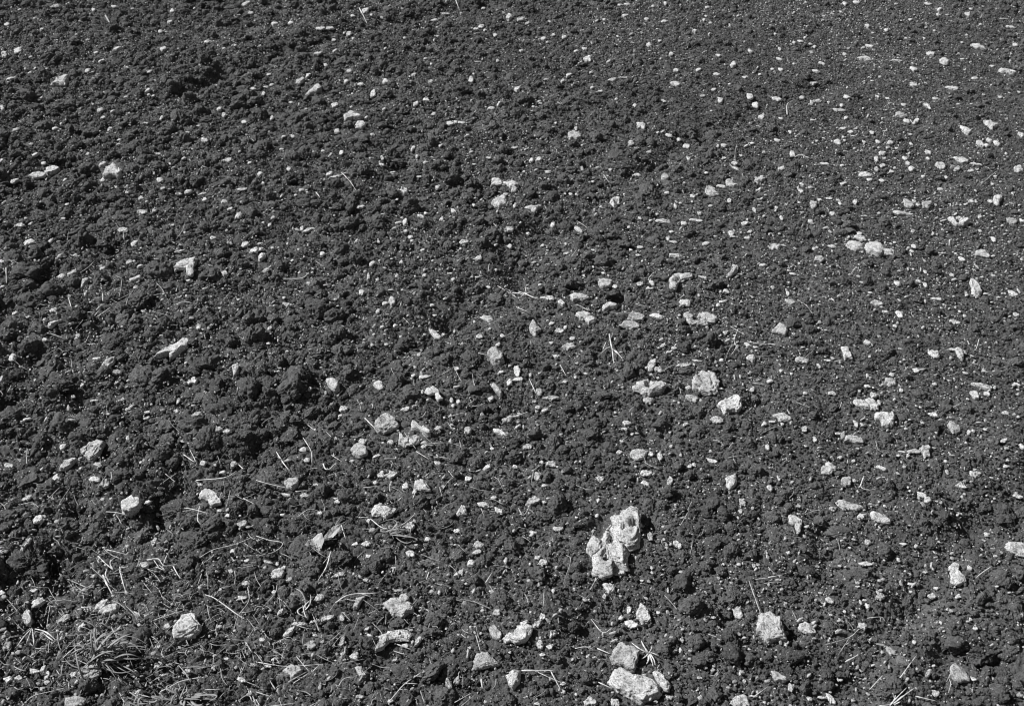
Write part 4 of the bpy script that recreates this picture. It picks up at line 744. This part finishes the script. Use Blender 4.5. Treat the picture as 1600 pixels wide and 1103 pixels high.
# ---------------------------------------------------------------- earth clods
def clod_geo(n, rng, fine=1.0):
    v, f = ico(n); o = rng.uniform(-50, 50, 3); q = v+o
    n1 = fbm(q[:, 0], q[:, 1], q[:, 2], 1.3, 2, 3)
    s = 1+.30*n1
    c = np.ones(len(v))
    for _ in range(9 if n >= 4 else 11):
        nn = rng.normal(size=3); nn /= np.linalg.norm(nn); dt = v@nn
        c = np.minimum(c, np.where(dt > 1e-3, rng.uniform(.5, .92)/np.maximum(dt, 1e-3), 9))
    s *= 1-(1-np.clip(c, .5, 1))*.8
    a = 1-np.abs(fbm(q[:, 0], q[:, 1], q[:, 2], 3.4, 1, 13)); s += .16*(a-.6)
    if n >= 6:
        b = 1-np.abs(fbm(q[:, 0], q[:, 1], q[:, 2], 34.0, 2, 29)); s += .03*(b-.6)
    if n >= 4:
        b = 1-np.abs(fbm(q[:, 0], q[:, 1], q[:, 2], 8.0, 1, 17)); s += .11*fine*(b-.6)
        b = 1-np.abs(fbm(q[:, 0], q[:, 1], q[:, 2], 17.0, 2, 19)); s += .05*fine*(b-.6)
    return v*s[:, None], f
clod_items = []
for sq, txt in CLODS.items():
    for t in txt.split(';'):
        x, y, w, h = map(float, t.split()); a, b = upx(sq, x, y)
        clod_items.append(dict(px=a, py=b, w=w*SC, h=h*SC, desc="%s dark %s clod" % ("big" if w*SC > 40 else "small", "broad" if w > 1.4*h else "knobbly")))
relate(clod_items, "clod")
for i, c in enumerate(clod_items):
    rng = np.random.default_rng(9000+i)
    hz = c['h']/2*.75; x, y, z, d = place(c['px'], c['py'], 0.0); s = d/FPX
    _, ry, rz = ray(c['px'], c['py']); p = math.atan2(-rz, ry)
    hz = min(c['h'], c['w'])/2*s*.62; Hm = c['h']/2*s; D = min(math.sqrt(max(Hm**2-(hz*math.cos(p))**2, .2*Hm**2))/math.sin(p), c['w']*s*.8)
    v, f = clod_geo(6 if c['w'] > 34 else 5, rng, 1.5); v = v*np.array([c['w']/2*s*.95, D, hz*1.1])
    x, y, z, d = place(c['px'], c['py'], hz*.05)
    o = mesh_obj("soil_clod", v, f, M_SOIL, loc=(x, y, z)); tag(o, c['label'], "clod", "larger clods of the tilled soil")
def variants(n, count, seed, fn):
    out = []
    for k in range(count):
        v, f = fn(n, np.random.default_rng(seed+k)); out.append((v, f))
    return out
def scatter(name, geos, m, P, S, seed, label, cat, tip=.35, flat=False):
    """a mass of loose pieces: geometry nodes put the prototypes on the vertices of one point mesh"""
    coll = bpy.data.collections.new(name+"_kinds")
    for k, (v, f) in enumerate(geos):
        o = mesh_obj("%s_kind_%02d" % (name, k), v, f, m); COL.objects.unlink(o); flat and o.data.polygons.foreach_set('use_smooth', np.zeros(len(f), bool)); coll.objects.link(o)
    me = bpy.data.meshes.new(name); me.vertices.add(len(P)); me.vertices.foreach_set("co", np.asarray(P, np.float32).ravel())
    rng = np.random.default_rng(seed)
    a = me.attributes.new("siz", 'FLOAT_VECTOR', 'POINT'); a.data.foreach_set("vector", np.asarray(S, np.float32).ravel())
    rot = rng.uniform(0, 2*math.pi, (len(P), 3)); rot[:, :2] = rng.normal(0, tip, (len(P), 2))
    a = me.attributes.new("turn", 'FLOAT_VECTOR', 'POINT'); a.data.foreach_set("vector", rot.astype(np.float32).ravel())
    a = me.attributes.new("pick", 'INT', 'POINT'); a.data.foreach_set("value", rng.integers(0, len(geos), len(P)).astype(np.int32))
    me.materials.append(m)
    o = bpy.data.objects.new(name, me); COL.objects.link(o); tag(o, label, cat, kind="stuff")
    ng = bpy.data.node_groups.new(name, 'GeometryNodeTree')
    ng.interface.new_socket("Geometry", in_out='INPUT', socket_type='NodeSocketGeometry'); ng.interface.new_socket("Geometry", in_out='OUTPUT', socket_type='NodeSocketGeometry')
    nn = ng.nodes; L = ng.links.new
    gi = nn.new("NodeGroupInput"); go = nn.new("NodeGroupOutput"); iop = nn.new("GeometryNodeInstanceOnPoints"); ci = nn.new("GeometryNodeCollectionInfo")
    ci.inputs[0].default_value = coll; ci.inputs["Separate Children"].default_value = True; ci.inputs["Reset Children"].default_value = True
    def attr(n_, t_):
        x = nn.new("GeometryNodeInputNamedAttribute"); x.data_type = t_; x.inputs[0].default_value = n_; return x.outputs[0]
    L(gi.outputs[0], iop.inputs["Points"]); L(ci.outputs[0], iop.inputs["Instance"]); iop.inputs["Pick Instance"].default_value = True
    L(attr("pick", 'INT'), iop.inputs["Instance Index"]); L(attr("siz", 'FLOAT_VECTOR'), iop.inputs["Scale"]); L(attr("turn", 'FLOAT_VECTOR'), iop.inputs["Rotation"])
    L(iop.outputs[0], go.inputs[0])
    md = o.modifiers.new("scatter", 'NODES'); md.node_group = ng
    return o
def sample_field(n, rng, far=5.8, m=1.15):
    n = int(n*1.75)
    y = rng.uniform(0.95, far, n*2); x = rng.uniform(-3.95, 3.95, n*2); ok = np.abs(x) < .366*y+.425+m
    return x[ok][:n], y[ok][:n]
rng = np.random.default_rng(177)
OX, OY = sample_field(14000, rng, 7.5, 1.6); px, py, d = project(OX, OY, h_smooth(OX, OY))
out = (px < -25) | (px > W0+25) | (py > H0+30) | (py < -20); OX, OY = OX[out][:9000], OY[out][:9000]
OR = np.minimum(.0042*(1-rng.random(len(OX))*.985)**(-.42), .024)
WM = np.zeros((900, 1000)); big = OR > .0042
for a, c, q in zip(OX[big], OY[big], OR[big]):
    i0, j0, m = int((c+.5)*100), int((a+5)*100), int(q*100*.8); WM[max(i0-m, 0):i0+m+1, max(j0-m, 0):j0+m+1] = 1
IWM = np.zeros((901, 1001)); IWM[1:, 1:] = WM.cumsum(0).cumsum(1)
def wblocked(x, y, r):
    i0 = np.clip(((y-r*.8+.5)*100).astype(int), 0, 900); i1 = np.clip(((y+r*.8+.5)*100).astype(int)+1, 0, 900)
    j0 = np.clip(((x-r*.8+5)*100).astype(int), 0, 1000); j1 = np.clip(((x+r*.8+5)*100).astype(int)+1, 0, 1000)
    return ((IWM[i1, j1]-IWM[i0, j1]-IWM[i1, j0]+IWM[i0, j0]) > .5) & (r > .005)
rng = np.random.default_rng(77)
# clod sizes follow how cloddy the place is
def earth(n, rmin, rmax_flat, rmax_rough, alpha, rng, k=.85, sink=(-.25, .45), keep=None):
    x, y = sample_field(n, rng); c = rough(x, y)
    c = np.clip(c+0.22*vnoise(x*3.0, y*3.0, seed=91), 0.03, 1.1)
    U = rng.random(len(x)); rmx = rmax_flat+(rmax_rough-rmax_flat)*c**1.3
    r = rmin*(1-U*(1-(rmin/rmx)**alpha))**(-1/alpha)
    if keep is not None:
        ok = rng.random(len(x)) < keep(c); x, y, r = x[ok], y[ok], r[ok]
    z = h_smooth(x, y)+0.002
    px, py, d = project(x, y, z); rp = r*FPX/d
    ok = ~(blocked(px, py, rp, k) & (px > -20) & (px < W0+20) & (py > -20) & (py < H0+20))
    ok &= ~wblocked(x, y, r)
    # pits stay open
    for (a, b, q, dp) in PITL: ok &= ~(((x-a)**2+(y-b)**2 < (q*.75)**2) & (r > q*.35))
    x, y, r, z = x[ok], y[ok], r[ok], z[ok]
    z = z+r*rng.uniform(sink[0], sink[1], len(r))
    s = np.stack([r*rng.uniform(.8, 1.25, len(r)), r*rng.uniform(.8, 1.25, len(r)), r*rng.uniform(.55, .95, len(r))], 1)
    return np.stack([x, y, z], 1), s
P, S = earth(N_BIG, .009, .012, .044, 1.7, rng, keep=lambda c: .05+.95*np.clip(c, 0, 1))
scatter("soil_clods", variants(5, 9, 300, clod_geo), M_SOIL, P, S, 1, "countless dark clods of broken earth lying over the field", "clods")
P, S = earth(N_SMALL, .0017, .0050, .013, 2.0, rng, k=.45, sink=(-.35, .5))
scatter("soil_crumbs", variants(3, 12, 500, clod_geo), M_SOIL, P, S, 2, "fine dark crumbs of earth covering the field", "soil crumbs", 1.2, True)
# ---------------------------------------------------------------- pale grit
def chip(n, rng):
    P = blob_outline(2, 2*rng.uniform(.5, .95), 0, rng); v, f = lump(P, .55, n, rng); return v, f
x, y = sample_field(N_GRIT, rng); U = rng.random(len(x)); r = .0010*(1-U*(1-(.0010/.0050)**1.9))**(-1/1.9)
dens = np.clip(.55+.6*fbm(x, y, None, 2.2, 3, 71), .12, 1); ok = rng.random(len(x)) < dens
x, y, r = x[ok], y[ok], r[ok]
z = h_full(x, y)+r*.4+rng.uniform(0, 1, len(r))*(.003+.013*rough(x, y))
S = np.stack([r*1.2, r*1.2, r], 1)
scatter("stone_grit", variants(2, 8, 700, chip), M_ST[0], np.stack([x, y, z], 1), S, 3, "fine pale stone grit peppering the dark soil", "grit")
x, y = sample_field(18000, rng); r = .0021*(1-rng.random(len(x))*(1-(.0021/.0065)**2.3))**(-1/2.3)
dens = np.clip(.5+.9*fbm(x, y, None, 2.2, 3, 71), .08, 1); ok = rng.random(len(x)) < dens; x, y, r = x[ok], y[ok], r[ok]
scatter("stone_chips", variants(3, 14, 900, chip), M_ST[0], np.stack([x, y, h_smooth(x, y)+r*.3+.002+rng.uniform(.004, .018, len(x))*rough(x, y)], 1), np.stack([r*rng.uniform(.8, 1.9, len(x)), r, r*rng.uniform(.6, 1.1, len(x))], 1), 5, "small broken pale chips of stone all over the soil", "stone chips", .6)
# fragments beyond the surveyed view, so the field goes on to either side
x, y, r = OX, OY, OR
scatter("outlying_stones", variants(3, 8, 800, chip), M_ST[1], np.stack([x, y, h_smooth(x, y)+r*.4+.003+.025*rough(x, y)], 1), np.stack([r, r*.8, r*.7], 1), 4, "pale stones further out over the field", "stones", .5)
# coarser cover of clods further out, where the field only shows from elsewhere
x = rng.uniform(-9, 9, 150000); y = rng.uniform(-.6, 13, 150000); ok = (y > 5.75) | (np.abs(x) > .366*y+1.5) | (y < .98); x, y = x[ok], y[ok]
r = np.minimum(.010*(1-rng.random(len(x)))**(-.55), .055)
scatter("distant_clods", variants(3, 9, 1100, clod_geo), M_SOIL, np.stack([x, y, h_full(x, y)+r*.1], 1), np.stack([r*1.1, r, r*.7], 1), 6, "dark clods of the field further out", "clods", .5)
# ---------------------------------------------------------------- straws and rootlets
def smooth_path(P, k=5):
    P = np.asarray(P, float)
    if len(P) == 2: t = np.linspace(0, 1, 7)[:, None]; return P[0]*(1-t)+P[1]*t
    Q = np.vstack([2*P[0]-P[1], P, 2*P[-1]-P[-2]]); out = []
    for i in range(1, len(Q)-2):
        for j in range(k):
            t = j/k; a, b, c, d = Q[i-1], Q[i], Q[i+1], Q[i+2]
            out.append(.5*((2*b)+(-a+c)*t+(2*a-5*b+4*c-d)*t*t+(-a+3*b-3*c+d)*t**3))
    out.append(P[-1]); return np.array(out)
def tube(C, rad, rng, sides=6, taper=.55):
    """an irregular tapering stalk along centre line C (metres)"""
    n = len(C); T = np.gradient(C, axis=0); T /= np.linalg.norm(T, axis=1)[:, None]
    up = np.array([0, 0, 1.0]); A = np.cross(T, up); A /= np.maximum(np.linalg.norm(A, axis=1), 1e-6)[:, None]; B = np.cross(A, T)
    rr = rad*(1-(1-taper)*np.linspace(0, 1, n))*rng.uniform(.6, 1.35, n); rr[0] *= .7; rr[-1] *= .45
    an = np.arange(sides)/sides*2*math.pi
    V = C[:, None, :]+rr[:, None, None]*(np.cos(an)[None, :, None]*A[:, None, :]*1.15+np.sin(an)[None, :, None]*B[:, None, :]*.8)
    V = V.reshape(-1, 3); F = []
    for i in range(n-1):
        for j in range(sides):
            a, b = i*sides+j, i*sides+(j+1) % sides; F.append((a, b, b+sides, a+sides))
    V = np.vstack([V, C[0], C[-1]]); e0, e1 = len(V)-2, len(V)-1
    for j in range(sides): F.append((e0, (j+1) % sides, j, j)); F.append((e1, (n-1)*sides+j, (n-1)*sides+(j+1) % sides, (n-1)*sides+(j+1) % sides))
    return V, F
def straw_geo(P, w, rng, lift=.006, arch=.006):
    S2 = smooth_path(P); n = len(S2); ln = np.hypot(*(P[-1]-P[0])); t = np.linspace(0, 1, n)
    lf = lift+(arch*min(1, ln/40))*np.sin(math.pi*t)+rng.uniform(-.001, .001)
    z = np.zeros(n)
    for _ in range(8):
        x, y, d = ground_hit(S2[:, 0], S2[:, 1], z); z = h_smooth(x, y)+lf
    z = np.convolve(np.pad(z, 2, 'edge'), np.ones(5)/5, 'valid'); x, y, d = ground_hit(S2[:, 0], S2[:, 1], z)
    C = np.stack([x, y, z], 1)
    return tube(C, max(.42*w*d.mean()/FPX, .0005), rng)
def tri_quads(F):
    F = np.array(F); return np.concatenate([F[:, [0, 1, 2]], F[:, [0, 2, 3]][F[:, 2] != F[:, 3]]])
straw_items = []
for P, w in PL:
    ln = np.hypot(*np.diff(P, axis=0).T).sum(); ch = np.hypot(*(P[-1]-P[0])); mid = P.mean(0)
    shp = "curled" if ch < .6*ln else "bent" if ch < .96*ln else "straight"
    straw_items.append(dict(px=mid[0], py=mid[1], P=P, w=w, desc="%s %s dry %s" % ("short" if ln < 26 else "long" if ln > 55 else "thin", shp, "straw" if w > 1.7 else "rootlet")))
relate(straw_items, "straw")
for i, s in enumerate(straw_items):
    rng_ = np.random.default_rng(3000+i)
    v, f = straw_geo(s['P'], s['w'], rng_); c = v.mean(0)
    o = mesh_obj("straw", v-c, tri_quads(f), M_DARKSTRAW if rng_.random() < .3 else M_STRAW, loc=c)
    tag(o, s['label'], "straw", "dry straws and rootlets lying on the soil")
for i, (lab, L_) in enumerate(TF):
    rng_ = np.random.default_rng(4000+i); V, F, off = [], [], 0
    for P, w in L_:
        v, f = straw_geo(P, w*1.1, rng_, .007, .010); V.append(v); F.append(tri_quads(f)+off); off += len(v)
    V = np.concatenate(V); c = V.mean(0); o = mesh_obj("dry_tuft", V-c, np.concatenate(F), M_STRAW, loc=c); tag(o, lab, "dry plant")
# fine broken straw bits, too many to count, thickest around the weeds
rng_ = np.random.default_rng(88); V, F, off = [], [], 0
for _ in range(1300):
    kx, ky_, spr = [(150, 980, 130), (350, 1000, 120), (560, 900, 170), (480, 1060, 150), (620, 760, 140), (160, 500, 90), (1050, 560, 200), (1300, 950, 220), (80, 900, 150), (800, 500, 400)][rng_.choice(10, p=[.24, .17, .13, .11, .08, .06, .05, .03, .09, .04])]
    px, py = rng_.normal(kx, spr), rng_.normal(ky_, spr*.6); ln = 4+34*rng_.random()**2; a = rng_.uniform(0, 2*math.pi)
    if py < 20: continue
    P = np.array([(px, py), (px+ln*.5*math.cos(a)+rng_.normal(0, 1.5), py-ln*.4*math.sin(a)+rng_.normal(0, 1.5)), (px+ln*math.cos(a), py-ln*.8*math.sin(a))])
    gh = ground_hit(px, py); rr_ = float(rough(np.array([gh[0]]), np.array([gh[1]]))[0])
    v, f = straw_geo(P, rng_.uniform(.8, 2.0), rng_, .005+rng_.uniform(.2, 1)*.013*rr_, .003); V.append(v); F.append(tri_quads(f)+off); off += len(v)
o = mesh_obj("straw_litter", np.concatenate(V), np.concatenate(F), M_DARKSTRAW); tag(o, "tiny broken bits of dry straw littering the soil", "litter", kind="stuff")
# ---------------------------------------------------------------- weeds
def blade(A, B, hB, wid, rng, n=12, arch=.012):
    """one folded, tapering leaf from A arching over to B"""
    t = np.linspace(0, 1, n)[:, None]; mid = (A+B)/2+np.array([0, 0, hB*.45+arch]); side = rng.normal(0, .02, 3); side[2] = 0; mid = mid+side
    C = (1-t)**2*A+2*t*(1-t)*mid+t*t*B
    T = np.gradient(C, axis=0); T /= np.linalg.norm(T, axis=1)[:, None]
    S = np.cross(T, [0, 0, 1.0]); S /= np.maximum(np.linalg.norm(S, axis=1), 1e-6)[:, None]; Nn = np.cross(S, T)
    w = wid*(np.sin(np.clip(t[:, 0]*.9+.12, 0, 1)*math.pi)**.6)[:, None]; w[-1] = .0002
    th = .0004
    rows = np.stack([C-S*w+Nn*w*.45, C-Nn*th, C+S*w+Nn*w*.45, C+Nn*th], 1)
    V = rows.reshape(-1, 3); F = []
    for i in range(n-1):
        for j in range(4): a, b = i*4+j, i*4+(j+1) % 4; F.append((a, b, b+4, a+4))
    return V, np.array(F)
for i, (sq, lab, base, tips) in enumerate(GREENS):
    rng_ = np.random.default_rng(6000+i); bx, by = upx(sq, *base); x, y, z, d = place(bx, by, .012); A = np.array([x, y, z])
    V, F, off = [], [], 0
    tips = list(tips)+[(tx+rng_.normal(0, 26), ty+rng_.normal(0, 22), hh*rng_.uniform(.3, 1.1)) for (tx, ty, hh) in tips for _ in range(1)]
    for (tx, ty, hh) in tips:
        if i == 0 and tx < 530 and ty > 915: continue
        h = hh/1000*.75+.008; a, b = upx(sq, tx, ty); x, y, z2, d2 = place(a, b, h+.004)
        a0 = A+np.array([rng_.normal(0, .014 if i == 0 else .006), rng_.normal(0, .014 if i == 0 else .006), 0])
        v, f = blade(a0, np.array([x, y, z2]), h, rng_.uniform(.0009, .0027) if i < 1 else rng_.uniform(.0009, .0024), rng_, arch=.010 if i < 1 else rng_.uniform(.0, .006)); V.append(v); F.append(f+off); off += len(v)
    o = mesh_obj("weed", np.concatenate(V)-A, np.concatenate(F), M_LEAF if i != 3 else M_DEAD, loc=A); tag(o, lab, "weed")
# ---------------------------------------------------------------- withered folded leaves
def leaf_obj(sq, pts, lab, lifts, shade, seed):
    """a curled leaf over a traced outline: a thin shell folded along its length"""
    rng_ = np.random.default_rng(seed)
    a = np.array(pts, float).reshape(-1, 2); P = np.stack([sq[1]*400+a[:, 0]*SC, ORI[sq[0]]+a[:, 1]*SC], 1)
    c = P.mean(0); x0, y0, z0, d = place(c[0], c[1], .006); s = d/FPX
    v, f = ico(5); th = np.arctan2(v[:, 1], v[:, 0]); Q = np.stack([P[:, 0]-c[0], c[1]-P[:, 1]], 1)*s; r = poly_radius(Q, th)
    sxy = np.sqrt(v[:, 0]**2+v[:, 1]**2); X = np.cos(th)*r*sxy; Yv = np.sin(th)*r*sxy
    fold = np.abs(X*lifts[0]+Yv*lifts[1])+.0022*fbm(X*150+seed, Yv*150, None, 1.0, 3, 5)+.0008*fbm(X*700, Yv*700, None, 1.0, 2, 6)
    zz = v[:, 2]*.0012+fold*.9
    ph = R(40)   # leaning up towards the light
    W = np.stack([X, Yv*math.cos(R(35))+0*zz, Yv*math.sin(R(35))+zz*.8+.004], 1)
    o = mesh_obj("withered_leaf", W, f, shade, loc=(x0, y0, z0)); tag(o, lab, "leaf")
leaf_obj((2,1), [308,352,322,318,362,275,398,256,392,290,372,318,345,340], "withered folded leaf pointing up right, the upper of two, lower left half", (.5, -.5), M_DEAD, 1)
leaf_obj((2,1), [230,372,250,335,290,312,310,314,322,350,305,385,284,388,290,350,272,392,248,388], "curled withered leaf with a hollow middle, the lower of two, lower left half", (.6, .3), M_DEAD, 2)
